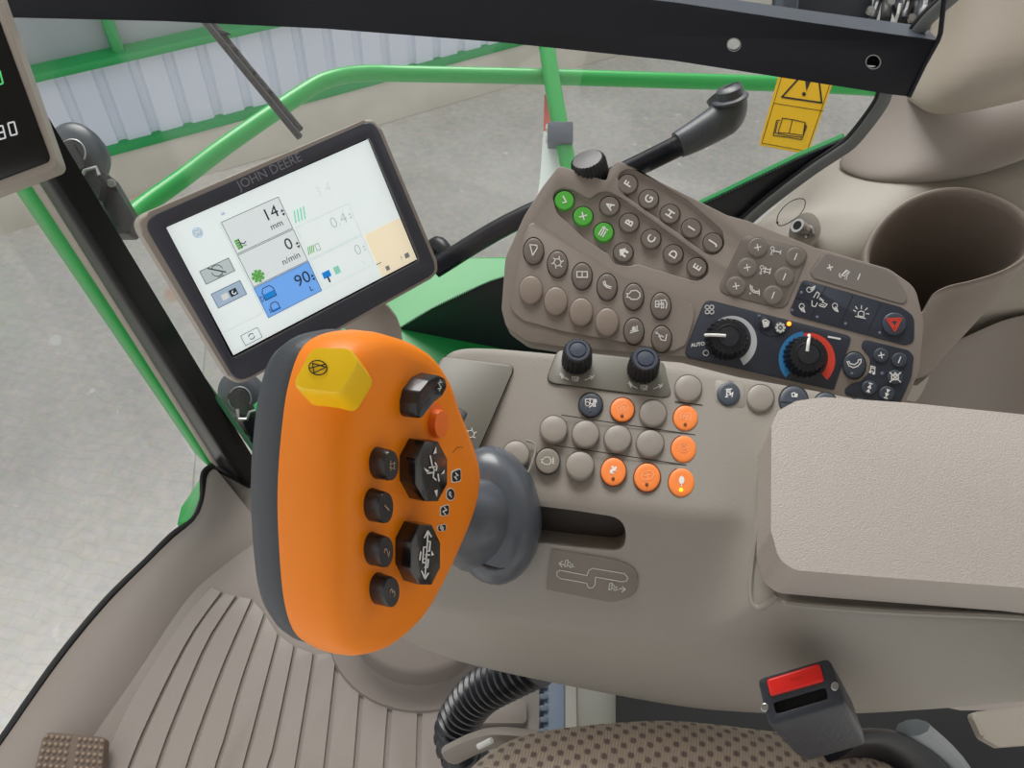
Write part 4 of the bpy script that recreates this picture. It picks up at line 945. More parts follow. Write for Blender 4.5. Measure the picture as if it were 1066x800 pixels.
# octagonal dials
def octa(px, py, rx, ry, H, rot):
    bm = bmesh.new()
    T = [(px + rx * math.cos(math.radians(rot + 45 * k)), py - ry * math.sin(math.radians(rot + 45 * k))) for k in range(8)]
    pl = JF.poly(T, H); prism(bm, JF, pl, -.004, H, .0008, 2)
    return finish(bm, 'rotary_dial', mat('dial_black', (20, 19, 21), .22, coat=.4), js)
d_ = octa(449.5, 491, 18, 34, .0125, 22)
bm = bmesh.new(); T = xf(450, 491, 1, 0)
put_lines(bm, JF, [[(-2, 16), (0, 6), (2, 2), (1, -6), (4, -9)], [(3, 9), (5, 5), (4, 1)], [(-3, 4), (3, 5)], [(-5, -2), (2, -1)], [(6, -3), (7, -10)]], T, 1.4, .0130)
for a, b in [((4, 26), (1, 18)), ((13, 2), (9, -3)), ((5, -27), (2, -20)), ((-9, 4), (-6, -1))]:
    put_fill(bm, JF, [(a[0], a[1]), (b[0], b[1]), (b[0] + 3.5, b[1] + 1)], T, .0130)
finish(bm, 'symbol', white_m, d_, smooth=False)
d_ = octa(443.5, 578, 16.5, 34, .0125, 22)
bm = bmesh.new(); T = xf(441, 578, 1, 0)
put_lines(bm, JF, [[(4.5, 22), (1.5, -22)], [(1, 18), (4.5, 25), (8, 19)], [(-2, -17), (1.5, -25), (5, -19)], [(4, 14), (7, 14), (6, 4), (3, 4)], [(3, 8), (0, 8), (-1, -8), (2, -8)], [(2, 0), (6, 0)], [(1, -4), (5, -5), (4, -13), (1, -13)], [(-3, 3), (-4, -5)]], T, 1.5, .0130)
put_fill(bm, JF, [(8, 5), (11, 0), (8, -1)], T, .0130)
finish(bm, 'symbol', white_m, d_, smooth=False)
# upper rocker
bm = bmesh.new(); H = .0115
rk = [(418, 405), (432, 393), (447, 390), (460, 392), (466, 400), (464, 411), (452, 420), (442, 432), (437, 437), (431, 434), (432, 416)]
rk = [(436, 408), (446, 396), (457, 391), (464, 394), (466, 402), (461, 412), (452, 419), (445, 428), (438, 437), (433, 433), (433, 420)]
e_ = rpoly(JF.poly(rk, H), .004, 4)
rings(bm, JF, e_, [(1.05, -.004), (1.03, .002), (1.0, H * .9), (.95, H), (.85, H - .0012), (.3, H - .0022)])
o = finish(bm, 'rocker_switch', jcap, js, ang=50)
bm = bmesh.new(); T = xf(457, 402, 1, 0); put_lines(bm, JF, [[(1.5, 6), (0, 2), (2, -1), (.5, -5)], [(-1, 3), (3, 4)], [(-1, -3), (2.5, -2)]], T, 1, H - .0003); finish(bm, 'symbol', lgrey_print, o, smooth=False)
# orange thumb dimple button
bm = bmesh.new(); e_ = ell(JF, 460, 442, 7.5, 15, -4, .006); rings(bm, JF, e_, [(1.5, -.002), (1.42, .0012), (1.02, .0018), (1.0, .0045), (.95, .006), (.2, .0064)])
finish(bm, 'thumb_button', mat('orange_soft_button', (250, 118, 30), .42), js, ang=50)
# panel line and small pictogram stickers
bm = bmesh.new(); put_lines(bm, JF, [[(450, 525), (449.5, 543)], [(466, 478), (476, 466), (482, 466)], [(466, 478), (461, 484)]], idT, .8, .0014); finish(bm, 'panel_line', mat('orange_seam', (160, 70, 10), .6), js, smooth=False)
for x, y, rx, ry, t, kind in [(475, 496, 6, 9.5, 'H', 'r'), (469, 515, 5, 8.5, 'P', 'o'), (463, 532, 5.6, 8, 'N', 'r'), (460, 550, 5.4, 5, '8', 'r')]:
    bm = bmesh.new(); hS = .0022
    P = ell(JF, x, y, rx * .93, ry * .8, 0, hS) if kind == 'o' else rpoly(JF.poly([(x - rx * .9, y - ry * .5), (x + rx * .8, y - ry * .9), (x + rx * .9, y + ry * .6), (x - rx * .8, y + ry * .75)], hS), .0025)
    rings(bm, JF, P, [(1.0, -.003), (1.0, hS)], mi=0); rings(bm, JF, P, [(.84, hS), (.84, hS + .0003)], mi=1)
    o = finish(bm, 'pictogram_badge', [white_m, ink], js, smooth=False)
    b2 = bmesh.new(); put_text(b2, JF, t, x, y, 7, 60, hS + .0006, .03, sq=.55); finish(b2, 'symbol', white_m, o, smooth=False)
# yellow button on the upper side
bm = bmesh.new()
nyj = (nj * .15 - wj * .62 + uj * .40 + vc * .75).normalized()
YF = Frame(PD(338, 390, .366), c2w((1, -.1, 0)), c2w(V3((-.04, .30, .95))))
yb = rpoly(YF.poly([(326, 363), (366, 364), (376, 380), (356, 413), (303, 406)]), .005, 4)
rings(bm, YF, yb, [(1.03, -.026), (1.02, -.010), (1.01, -.002), (.985, .0015), (.93, .0030), (.5, .0034)])
o = finish(bm, 'thumb_button', yellow_b, js, ang=50); lab(o, 'yellow square button')
bm = bmesh.new(); T = xf(331, 383, 1, -10); put_lines(bm, YF, [circ(0, 0, 9.5, ry=7.5), [(-6.5, 3.5), (8, 2), (-3, -6), (-6.5, 3.5)], [(-8.5, -2), (7, 5)]], T, 1.2, .0040); finish(bm, 'symbol', ink, o, smooth=False)
# boot and neck
boot = mat('boot_rubber', (82, 88, 96), .27, bump=(60, .05))
bm = bmesh.new()
BC = PD(512, 536, .580); bz = c2w((-.35, .12, .93)).normalized(); bF = Frame(BC, c2w((1, .1, 0)), bz)
def ob(rx, ry, n=40): return [(rx * math.cos(2 * PI * i / n), ry * math.sin(2 * PI * i / n)) for i in range(n)]
rings(bm, bF, ob(.0325, .049), [(.80, -.034), (.95, -.022), (1.02, -.010), (1.03, -.002), (1.0, .006), (.93, .012), (.82, .017), (.68, .020), (.5, .022), (.3, .0225)], close0=True)
finish(bm, 'boot', boot, js, ang=60)
bm = bmesh.new()
P = smooth_path([PD(500, 545, .580), PD(491, 543, .558), PD(474, 538, .545), PD(450, 530, .535), PD(420, 525, .52)], 5)
n_ = len(P); tube(bm, P, [.036 - .010 * min(1, i / 10) for i in range(n_)], 28, squash=.8)
lab(finish(bm, 'neck', boot, js, ang=60), 'dark grey rubber neck')
bm = bmesh.new(); prism(bm, LP, ell(LP, 516, 545, 36, 50, 0, 0), -.03, .003, .002); finish(bm, 'boot_collar', blackp, js)
# ================================================================== MONITOR
Hc = V3((.7655, .4985, -.405)).normalized(); Vc_ = V3((.3210, -.8735, -.3645)); Vc_ = (Vc_ - Hc * Hc.dot(Vc_)).normalized()
nm = Hc.cross(-Vc_).normalized()
if nm.z < 0: nm = -nm
MF = Frame(PD(300, 262, .60), c2w(Hc), c2w(nm))
mon = thing('display_monitor', 'tilted touchscreen monitor in a beige casing with dark bezel, beside the joystick', 'monitor', MF.w(0, 0, -.03))
cas = [(131, 222), (395, 119), (460, 287), (249, 407)]
bz_ = [(143, 226), (390, 121.5), (458.5, 285), (243, 402)]
bm = bmesh.new(); pl = rpoly(MF.poly([(138, 228), (391, 120), (460, 284), (245, 404)]), .011, 6); prism(bm, MF, pl, -.022, .0, .0025, 3)
cb = finish(bm, 'casing', case_m, mon)
bm = bmesh.new(); pl = rpoly(MF.poly([(148, 230), (389, 124), (456, 283), (247, 400)], .001), .010, 6); prism(bm, MF, pl, -.004, .0016, .001, 2)
bzo = finish(bm, 'bezel', bezel_m, mon)
scq = [(173, 237), (383, 145), (434, 270), (243, 370)]
bm = bmesh.new(); prism(bm, MF, rpoly(MF.poly([(171.5, 236), (384, 143), (437, 271), (242, 374)]), .003, 4), -.02, .03); c_ = finish(bm, 'cut', bezel_m); cut(bzo, [c_], .0004)
bm = bmesh.new(); prism(bm, MF, rpoly(MF.poly([(171.5, 236), (384, 143), (437, 271), (242, 374)]), .003, 4), -.0045, .03); c_ = finish(bm, 'cut', case_m); cut(cb, [c_])
bm = bmesh.new(); prism(bm, MF, rpoly(MF.poly([(171, 236), (384, 143), (437, 271), (242, 374)]), .003, 4), -.0048, -.0032); finish(bm, 'screen_surround', glassblk, mon)
def smat(name, rgb, e=.8):
    m = mat(name, rgb, .12, emit=e); return m
EM = .50
SC = bmesh.new(); SH = -.0028
prism(SC, MF, MF.poly(scq, SH), -.0034, SH)
scr_bg = smat('screen_white', (226, 236, 236), EM)
scro = finish(SC, 'screen', scr_bg, mon, smooth=False)
# screen coordinates: s 0..1 along the top edge, t 0..1 down
mTL, mTR, mBL, mBR = [V3((*MF.uv(x, y, SH), 0)) for x, y in (scq[0], scq[1], scq[3], scq[2])]
def S(s, t): p = (mTL * (1 - s) + mTR * s) * (1 - t) + (mBL * (1 - s) + mBR * s) * t; return p
class SFrame:                                     # same interface as Frame, fed by s,t instead of pixels
    def uv(self, x, y, h=0): p = S(x, y); return (p.x, p.y)
    def w(self, u, v, h=0): return MF.w(u, v, h)
    def poly(self, pts, h=0): return [self.uv(*p) for p in pts]
SFm = SFrame()
AS = .62                                          # height / width
def sbox(bm, s0, t0, s1, t1, h, mi=0):
    f = bm.faces.new([bm.verts.new(MF.w(*SFm.uv(a, b), h)) for a, b in [(s0, t0), (s1, t0), (s1, t1), (s0, t1)]]); f.material_index = mi
def sline(bm, pts, w, h, mi=0):
    for (a, b), (c, d) in zip(pts, pts[1:]):
        p, q = S(a, b), S(c, d); dd = (q - p); 
        if dd.length < 1e-7: continue
        dd.normalize(); nn = V3((-dd.y, dd.x, 0)) * w / 2; dd = dd * w * .4
        f = bm.faces.new([bm.verts.new(MF.w(v.x, v.y, h)) for v in (p + nn - dd, q + nn + dd, q - nn + dd, p - nn - dd)]); f.material_index = mi
def stext(bm, body, s, t, size, h, mi=0, bold=0, sx=1):
    vs, fs = text2d(body, bold); vv = [bm.verts.new(MF.w(*SFm.uv(s + x * size * sx * AS, t - y * size), h)) for x, y in vs]
    for f in fs:
        try: q = bm.faces.new([vv[i] for i in f]); q.material_index = mi
        except ValueError: pass
def sicon(bm, name, s, t, size, w, h, mi=0):
    ls, fl = ICON[name]
    for L in ls: sline(bm, [(s + x * size * AS, t - y * size) for x, y in L], w, h, mi)
    for L in fl:
        f = bm.faces.new([bm.verts.new(MF.w(*SFm.uv(s + x * size * AS, t - y * size), h)) for x, y in L]); f.material_index = mi
pal = [smat('screen_cell', (214, 222, 224), EM), smat('screen_button_grey', (180, 192, 192), EM), smat('screen_button_blue', (158, 178, 200), EM), smat('screen_selected', (112, 168, 240), EM),
       smat('screen_line', (120, 130, 132), EM * .8), smat('screen_ink', (50, 60, 72), EM * .5), smat('screen_green', (96, 160, 80), EM), smat('screen_water', (30, 130, 210), EM), smat('screen_faint', (206, 212, 210), EM), smat('screen_cream', (238, 226, 196), EM), smat('screen_teal', (142, 204, 184), EM), smat('screen_logo', (176, 192, 206), EM)]
b1 = bmesh.new(); h1, h2, h3 = SH + .0001, SH + .0002, SH + .0003
c0_, c1x, c2x = .211, .494, .782
r0_, r1_, r2_, r3_ = .112, .365, .627, .877
sbox(b1, c0_, r0_, c1x, r1_, h1, 0); sbox(b1, c0_, r1_, c1x, r2_, h1, 0); sbox(b1, c0_, r2_, c1x, r3_, h1, 3)
sbox(b1, .794, .639, .998, .998, h1, 9)
sbox(b1, .035, .355, .176, .463, h1, 1); sbox(b1, .034, .532, .176, .65, h1, 2)
for a, b, c, d in [(c0_, r0_, c1x, r1_), (c0_, r1_, c1x, r2_), (c0_, r2_, c1x, r3_), (.035, .355, .176, .463), (.034, .532, .176, .65), (.063, .893, .152, .984)]:
    sline(b1, [(a + .003, b + .005), (c - .003, b + .005), (c - .003, d - .005), (a + .003, d - .005), (a + .003, b + .005)], .0005, h2, 4)
for a, b, c, d in [(c1x, r1_, c2x, r2_), (c1x, r2_, c2x, r3_)]: sline(b1, [(a + .010, b + .005), (c, b + .005), (c, d - .005), (a + .010, d - .005), (a + .010, b + .005)], .0004, h2, 1)
sline(b1, [(.01, .82), (.205, .82), (.205, .11)], .0004, h2, 1)
finish(b1, 'screen_panel', pal, scro, smooth=False)
b1 = bmesh.new()
stext(b1, '14', .427, .197, .088, h3, 5); stext(b1, 'mm', .43, .296, .047, h3, 5); stext(b1, '0', .442, .450, .088, h3, 5); stext(b1, 'n/min', .424, .552, .047, h3, 5)
stext(b1, '90', .432, .726, .092, h3, 5); stext(b1, 'L', .450, .820, .043, h3, 5)
stext(b1, '3.4', .695, .20, .08, h3, 8); stext(b1, '0.4', .705, .452, .085, h3, 1); stext(b1, 'km/h', .72, .55, .04, h3, 8); stext(b1, '0', .734, .716, .085, h3, 1); stext(b1, 'L', .738, .816, .04, h3, 1)  # right column printed pale, screen glare put into its colours
stext(b1, 'JOHN DEERE', .110, .176, .025, h3, 8, sx=.9); stext(b1, 'Combine', .31, .068, .028, h3, 8)
for t_, s_, c_ in [(.23, .480, 5), (.487, .480, 5), (.753, .480, 5), (.46, .768, 1), (.73, .768, 1)]:
    for q in (-1, 1):
        f = b1.faces.new([b1.verts.new(MF.w(*SFm.uv(s_ + x * AS, t_ + y), h3)) for x, y in [(-.013, .006 * q), (.013, .006 * q), (0, .026 * q)]]); f.material_index = c_
sicon(b1, 'gear', .254, .565, .045, .0011, h3, 6); sbox(b1, .241, .545, .267, .585, h3, 6)
for k in range(4): sline(b1, [(.232, .275 + k * .018), (.242, .275 + k * .018)], .0016, h3, 6)
sline(b1, [(.248, .27), (.248, .335)], .0007, h3, 5); sline(b1, [(.248, .30), (.262, .315), (.272, .305)], .0007, h3, 5); sline(b1, [(.25, .325), (.268, .33)], .0007, h3, 6)
for k in range(4): sline(b1, [(.515 + k * .016, .335), (.530 + k * .016, .255)], .0012, h3, 10)
for k in range(4): sline(b1, [(.508 + k * .009, .585), (.518 + k * .009, .535)], .0007, h3, 6)
sline(b1, [(.552, .59), (.552, .54), (.570, .54), (.570, .59), (.552, .59)], .0004, h3, 4)
def tank_(s, t, z, fill):
    sline(b1, [(s - z * AS, t + z), (s + z * AS, t + z), (s + z * AS, t - z * .4), (s + z * .6 * AS, t - z), (s - z * .6 * AS, t - z), (s - z * AS, t - z * .4), (s - z * AS, t + z)], .0006, h3 + .0001, 5)
    sbox(b1, s - z * .9 * AS, t + z * fill, s + z * .9 * AS, t + z * .95, h3, 7)
    sline(b1, [(s - z * AS, t + z * .5), (s - z * 1.6 * AS, t), (s - z * 1.6 * AS, t + z), (s - z * AS, t + z * .5)], .0004, h3 + .0001, 5)
tank_(.264, .705, .044, 0); tank_(.262, .818, .030, .6)
sbox(b1, .525, .755, .565, .805, h3, 7); sline(b1, [(.545, .80), (.545, .84)], .0014, h3, 5); sbox(b1, .585, .755, .615, .815, h3, 10)
sline(b1, [(s * .033 * AS + .105, t * .036 + .115) for s, t in circ(0, 0, 1)], .0008, h3, 11)
sbox(b1, .088, .088, .122, .142, h2, 11); sline(b1, [(.092, .13), (.102, .105), (.110, .117), (.118, .10)], .0007, h3, 8)
cc = [(.105 + x * .040 * AS, .405 - y * .040) for x, y in circ(0, 0, 1)]
sline(b1, cc[:7], .0005, h3, 5); sline(b1, cc[8:15], .0005, h3, 5); sline(b1, [(.075, .365), (.135, .44)], .0009, h3, 5); stext(b1, 'stop', .108, .452, .018, h3, 5)
sbox(b1, .108, .568, .142, .618, h2 + .00005, 5); sbox(b1, .070, .572, .100, .615, h2 + .00005, 8)
sline(b1, [(.128 + x * .013 * AS, .593 - y * .013) for x, y in circ(0, 0, 1, 110, 330)], .0007, h3, 0)
sline(b1, [(.108 + x * .020 * AS, .938 - y * .020) for x, y in circ(0, 0, 1, 30, 160)], .0006, h3, 5); sline(b1, [(.108 + x * .02 * AS, .938 - y * .02) for x, y in circ(0, 0, 1, 210, 340)], .0006, h3, 5)
stext(b1, '?', .925, .935, .04, h3, 4); sbox(b1, .945, .915, .970, .955, h3, 4); sbox(b1, .828, .935, .848, .972, h3, 4); sbox(b1, .79, .885, .82, .893, h3, 4)
sline(b1, [(.866 + x * .05 * AS, .40 - y * .05) for x, y in ICON['engine'][0][0]], .0005, h3, 8); sline(b1, [(.93 + x * .04 * AS, .38 - y * .04) for x, y in circ(0, 0, 1)], .0005, h3, 8)
sline(b1, [(.86 + x * .04 * AS, .54 - y * .04) for x, y in circ(0, 0, 1)], .0005, h3, 8)
sbox(b1, .228, .060, .246, .078, h2, 11)
finish(b1, 'screen_symbols', pal, scro, smooth=False)
# maker's word on the bezel
b1 = bmesh.new()
vs, fs = text2d('JOHN DEERE', 0)
A0, A1 = V3((*MF.uv(249, 197, .0017), 0)), V3((*MF.uv(315, 166, .0017), 0)); ex_ = (A1 - A0); wid = max(v[0] for v in vs) - min(v[0] for v in vs); k_ = ex_.length / wid; ex_.normalize(); ey_ = V3((-ex_.y, ex_.x, 0))
mid_ = (A0 + A1) / 2 + ey_ * .0015
vv = [b1.verts.new(MF.w(*(mid_ + ex_ * x * k_ + ey_ * y * k_ * 1.0).xy, .0017)) for x, y in vs]
for f in fs:
    try: b1.faces.new([vv[i] for i in f])
    except ValueError: pass
finish(b1, 'embossed_word', mat('emboss_grey', (134, 136, 146), .4), bzo, smooth=False)
# bracket and arm behind the monitor
bm = bmesh.new(); B_ = MF.p(392, 348, -.02)
q = [PD(370, 322, .672), PD(392, 345, .69), PD(385, 400, .72), PD(330, 440, .76)]
tube(bm, smooth_path(q, 5), .022, 16, squash=.6); finish(bm, 'bracket', case_m, mon)
bm = bmesh.new(); q = [PD(296, 380, .655), PD(293, 400, .67), PD(288, 440, .72)]; tube(bm, q, [.012, .010, .010], 14); finish(bm, 'stalk', case_m, mon)
bm = bmesh.new(); mu_ = MF.uv(330, 300); tube(bm, [MF.w(*mu_, -.020), MF.w(*mu_, -.045)], [.035, .028], 24); finish(bm, 'mount_boss', bezel_m, mon)

MATS['bezel_plastic'].node_tree.nodes['Principled BSDF'].inputs['Base Color'].default_value = lin((64, 66, 77))
# ================================================================== CORNER DISPLAY
CF = Frame(PD(20, 110, .62), c2w((.93, .33, -.1)), c2w((.22, -.05, .97)))
cd = thing('corner_display', 'black corner display with a glowing 80 readout, at the upper left beside the pillar', 'display', CF.w(0, 0, -.02))
Qo = [(-170, 80), (-10, 5), (4, 20), (65, 170), (55, 180), (-90, 235)]
bm = bmesh.new(); prism(bm, CF, rpoly(CF.poly([(-190, 40), (-10, -30), (62, 174), (-100, 236)]), .007, 5), -.02, 0, .002, 3); finish(bm, 'casing', case_m, cd)
bm = bmesh.new(); prism(bm, CF, rpoly(CF.poly([(-182, 40), (-16, -22), (54, 168), (-100, 225)]), .006, 5), -.001, .0012, .0004, 2); sg = finish(bm, 'display_glass', glassblk, cd)
SEG = {'8': 'abcdefg', '0': 'abcdef'}
def seven(bm, F, ch, px, py, s, ang, h, w):
    T = xf(px, py, s, ang); a, b, m_, e = -.5, .5, 0, .08
    L = {'a': [(a + e, 1), (b - e, 1)], 'd': [(a + e, -1), (b - e, -1)], 'g': [(a + e, 0), (b - e, 0)], 'f': [(a, 1 - e), (a, e)], 'b': [(b, 1 - e), (b, e)], 'e': [(a, -e), (a, -1 + e)], 'c': [(b, -e), (b, -1 + e)]}
    put_lines(bm, F, [L[c] for c in SEG[ch]], T, w, h)
bm = bmesh.new(); seven(bm, CF, '0', 13, 134, 6.6, 14, .0016, 1.7); seven(bm, CF, '8', 1, 138, 6.6, 14, .0016, 1.7); finish(bm, 'lit_digits', mat('digit_white', (206, 212, 214), .5, emit=.25), sg, smooth=False)
bm = bmesh.new(); seven(bm, CF, '0', -2, 81, 7, 14, .0016, 1.8); lab(finish(bm, 'lit_digits', mat('digit_green', (76, 190, 110), .5, emit=.5), sg, smooth=False), 'green lit digit')

bm = bmesh.new(); tube(bm, smooth_path([CF.w(-.06, .02, -.02), CF.w(-.08, .04, -.06), PD(-70, 60, .80), PD(-60, 20, 1.02)], 4), .012, 12); finish(bm, 'mount_arm', blackpaint, cd)
# ================================================================== BLACK RAIL
zR = .84
rA, rB = PZ(340, 30, zR), PZ(925, 98, zR)
rx_ = (rB - rA).normalized(); rn = rx_.cross(V3((0, 0, 1)))
if rn.dot(CAM - rA) < 0: rn = -rn
RF = Frame(rB, rx_, (rn * .92 + V3((0, 0, .25))).normalized())
rail = thing('mounting_rail', 'black painted metal rail with round holes across the top of the side window', 'rail', rA)
bm = bmesh.new()
fr_ = [(-300, -40), (-300, 2), (0, 18), (170, 22), (340, 30), (520, 44), (700, 63), (925, 98), (946, 101), (977, 42), (840, 23), (706, 3), (560, -14), (300, -40)]
prism(bm, RF, RF.poly(fr_), -.006, 0, .0015, 2)
ro = finish(bm, 'rail_face', blackpaint, rail)
cs = []
for x, y, rx2, ry2 in [(764, 46.5, 6.6, 6.4), (909, 64.5, 7.4, 7)]:
    bm = bmesh.new(); prism(bm, RF, ell(RF, x, y, rx2, ry2), -.03, .01); cs.append(finish(bm, 'cut', blackpaint))
cut(ro, cs)
bm = bmesh.new(); prism(bm, RF, RF.poly([(858, 26), (968, 46), (955, 80), (850, 70)]), -.04, -.034); finish(bm, 'hole_back_plate', blackpaint, rail)  # plates added behind the rail holes to make them look dark
bm = bmesh.new(); prism(bm, RF, RF.poly([(700, 2), (800, 15), (800, 46), (700, 40)]), -.04, -.034); finish(bm, 'hole_back_plate', blackpaint, rail)
for x, y, rx2, ry2 in [(764, 46.5, 6.9, 6.7), (909, 64.5, 7.6, 7.2)]:
    bm = bmesh.new(); tube(bm, [RF.w(u, v, .0003) for u, v in ell(RF, x, y, rx2, ry2)], .0005, 6, closed=True); finish(bm, 'hole_edge', steel, rail)
# top flange going back
tf0 = [(300, -40), (560, -14), (706, 3), (840, 23), (977, 42)]
vs, fs = [], []
for x, y in tf0:
    p = RF.p(x, y, -.001); vs += [p, p - RF.n * .05 + V3((0, 0, .004)), p - RF.n * .05 + V3((0, 0, -.001)), p + V3((0, 0, -.004)) - RF.n * .004]
for i in range(len(tf0) - 1):
    for a, b in ((0, 1), (1, 2), (2, 3), (3, 0)): fs.append((4 * i + a, 4 * i + b, 4 * i + 4 + b, 4 * i + 4 + a))
fs += [(0, 1, 2, 3), tuple(4 * (len(tf0) - 1) + k for k in (3, 2, 1, 0))]
mesh_obj('rail_flange', vs, fs, mat('rail_top_tone', (56, 62, 74), .35), rail, ang=30)  # top flange coloured paler than the rail face
bm = bmesh.new(); tube(bm, [RF.p(984, -10, -.002), RF.p(979, 35, 0), RF.p(976, 43, 0), RF.p(962, 68, 0), RF.p(946, 101, 0)], .0022, 6); finish(bm, 'rail_end_edge', blackpaint, rail)

# black box and cables above the rail
bxo = thing('control_box', 'black box fixed behind the rail at the top edge of the photo', 'box', PD(870, 5, .93))
BXF = Frame(PD(870, 5, .95), rx_, RZ)
bm = bmesh.new(); prism(bm, BXF, rpoly(BXF.poly([(822, -60), (908, -60), (908, 30), (814, 20)]), .004), -.05, 0, .004, 3); finish(bm, 'box_shell', mat('box_black', (30, 33, 42), .4), bxo)
bm = bmesh.new(); prism(bm, BXF, rpoly(BXF.poly([(815, -50), (832, -50), (828, 20), (812, 18)]), .003), -.02, .008, .003, 2); finish(bm, 'box_flange', mat('box_grey', (84, 92, 102), .4), bxo)
cb_ = thing('cable_bundle', 'bundle of black cables and clips between the black box and the beige cover', 'cables', PD(935, 10, .92))
random.seed(3)
for k, (x0, x1, d) in enumerate([(912, 905, .93), (922, 918, .92), (931, 935, .93), (944, 938, .91), (953, 949, .92), (962, 957, .9), (972, 962, .91)]):
    tube_obj('cable', [PD(x0 + 12, -30, d), PD(x0 + 2, 2, d + .01), PD(x1 + 4, 18, d), PD(x1, 40, d + .02)], .0045 + .0015 * (k % 3), [blackp, black_d, greyrub][k % 3], cb_, 10, 4)
tube_obj('cable_clip', [PD(937, 4, .9), PD(935, 14, .9), PD(931, 27, .91)], .0018, white_m, cb_, 8)
for x, y in [(905, 12), (948, 20), (926, 3)]:
    bm = bmesh.new(); c = PD(x, y, .905); tube(bm, [c, c + RZ * .005], .0045, 10); finish(bm, 'clip_screw', steel, cb_)

# ================================================================== WARNING LABEL
LFm = Frame(PD(830, 118, .915), c2w((.98, -.17, 0)), c2w((0, .1, 1)))
wl = thing('warning_label', 'yellow label with warning triangle and open book, below the black rail', 'warning label', LFm.w(0, 0, 0))
bm = bmesh.new(); prism(bm, LFm, rpoly(LFm.poly([(816, 60), (872, 72), (841, 160.5), (790, 151)]), .003, 4), -.0008, 0); finish(bm, 'label_sheet', label_y, wl, smooth=False)
bm = bmesh.new(); H = .0004
put_lines(bm, LFm, [[(819, 62), (793, 149), (840, 157.5), (869, 73)], [(806, 107.5), (857, 115.5)]], idT, .6, H)
put_lines(bm, LFm, [[(814, 101), (850, 61), (855.5, 107), (814, 101)]], idT, 1.8, H)
put_lines(bm, LFm, [[(850.5, 64), (855.5, 107)]], idT, 1.2, H)
put_fill(bm, LFm, [(838, 82), (844.5, 72), (847, 78), (839.5, 95)][:4], idT, H); put_fill(bm, LFm, circ(0, 0, 2.1)[:-1], xf(837, 98, 1, 0), H)
put_lines(bm, LFm, [[(814.5, 123), (825, 124.5), (838, 127.5), (836, 141), (821.5, 139), (810, 138), (814.5, 123)], [(825, 124.5), (821.5, 139)], [(812, 125), (808.5, 125.5), (805, 141), (820, 143), (834.5, 145.5), (840, 131.5), (838, 131)], [(809.5, 127), (807, 138.5), (821, 141.5), (835, 143)], [(839, 129), (836.5, 141)]], idT, .9, H)
finish(bm, 'label_print', ink, wl, smooth=False)

# ================================================================== WORK LAMPS OUTSIDE
def lamp(name_lab, cx, cy, d, sc, group):
    ax = c2w((.05, .1, 1)).normalized(); F = Frame(PD(cx, cy, d), c2w((1, 0, 0)), ax)
    P = lambda x, y, h=0: F.p(cx + x * sc, cy + y * sc, h)
    t = thing('work_lamp', name_lab, 'lamp', F.w(0, 0, -.05))
    bm = bmesh.new(); e_ = ell(F, cx - 2 * sc, cy - 2 * sc, 33 * sc, 37 * sc, 25, 0, 36); rings(bm, F, e_, [(.7, -.06), (.95, -.05), (1, -.03), (.97, -.008), (.8, 0), (.5, .004), (.1, .005)]); lab(finish(bm, 'lamp_housing', greyrub, t, ang=60), 'dark grey lamp housing')
    bm = bmesh.new(); tube(bm, [F.w(u, v, .006) for u, v in ell(F, cx + 1 * sc, cy + 5 * sc, 16 * sc, 17 * sc)], .0014, 8, closed=True); finish(bm, 'round_trim', steel, t)
    bm = bmesh.new(); prism(bm, F, rpoly(F.poly([(cx - 16 * sc, cy + 0 * sc), (cx + 4 * sc, cy - 8 * sc), (cx + 22 * sc, cy + 24 * sc), (cx + 4 * sc, cy + 34 * sc)]), .004), .002, .02, .003, 2); finish(bm, 'plug_body', blackp, t)
    bm = bmesh.new(); tube(bm, [P(-4, 20, .022), P(-2, 34, .024), P(10, 34, .024), P(14, 24, .024), P(28, 20, .022), P(32, 30, .02)], .0032, 8); finish(bm, 'lock_clip', steel, t)
    bm = bmesh.new(); prism(bm, F, rpoly(F.poly([(cx + 6 * sc, cy + 36 * sc), (cx + 28 * sc, cy + 26 * sc), (cx + 40 * sc, cy + 46 * sc), (cx + 36 * sc, cy + 68 * sc), (cx + 22 * sc, cy + 66 * sc)]), .005), -.004, .018, .004, 2); finish(bm, 'plug_collar', blackpaint, t)
    bm = bmesh.new(); prism(bm, F, rpoly(F.poly([(cx - 20 * sc, cy + 30 * sc), (cx + 38 * sc, cy + 24 * sc), (cx + 70 * sc, cy + 78 * sc), (cx + 64 * sc, cy + 98 * sc), (cx + 40 * sc, cy + 98 * sc)]), .008), -.05, -.012, .006, 2); finish(bm, 'bracket', blackp, t)
    for x, y in [(46, 40), (10, 62)]:
        bm = bmesh.new(); tube(bm, [P(x, y, -.014), P(x, y, -.002)], [.008, .006], 10); finish(bm, 'bolt', steel, t)
    pts = smooth_path([P(30, 62, .012), P(35, 78, .012), P(36, 95, .0), P(34, 110, -.02)], 12)
    bm = bmesh.new(); tube(bm, pts, [.0062 + (.0016 if i % 2 else 0) for i in range(len(pts))], 12); finish(bm, 'cable_conduit', greyrub, t, ang=20)
    return t
lamp('dark work lamp with plug outside the windscreen pillar, next to the corner display', 76, 157, 1.35, .86, None)
lamp('lower dark work lamp with plug, seen between monitor and joystick', 250, 412, 1.5, .72, None)

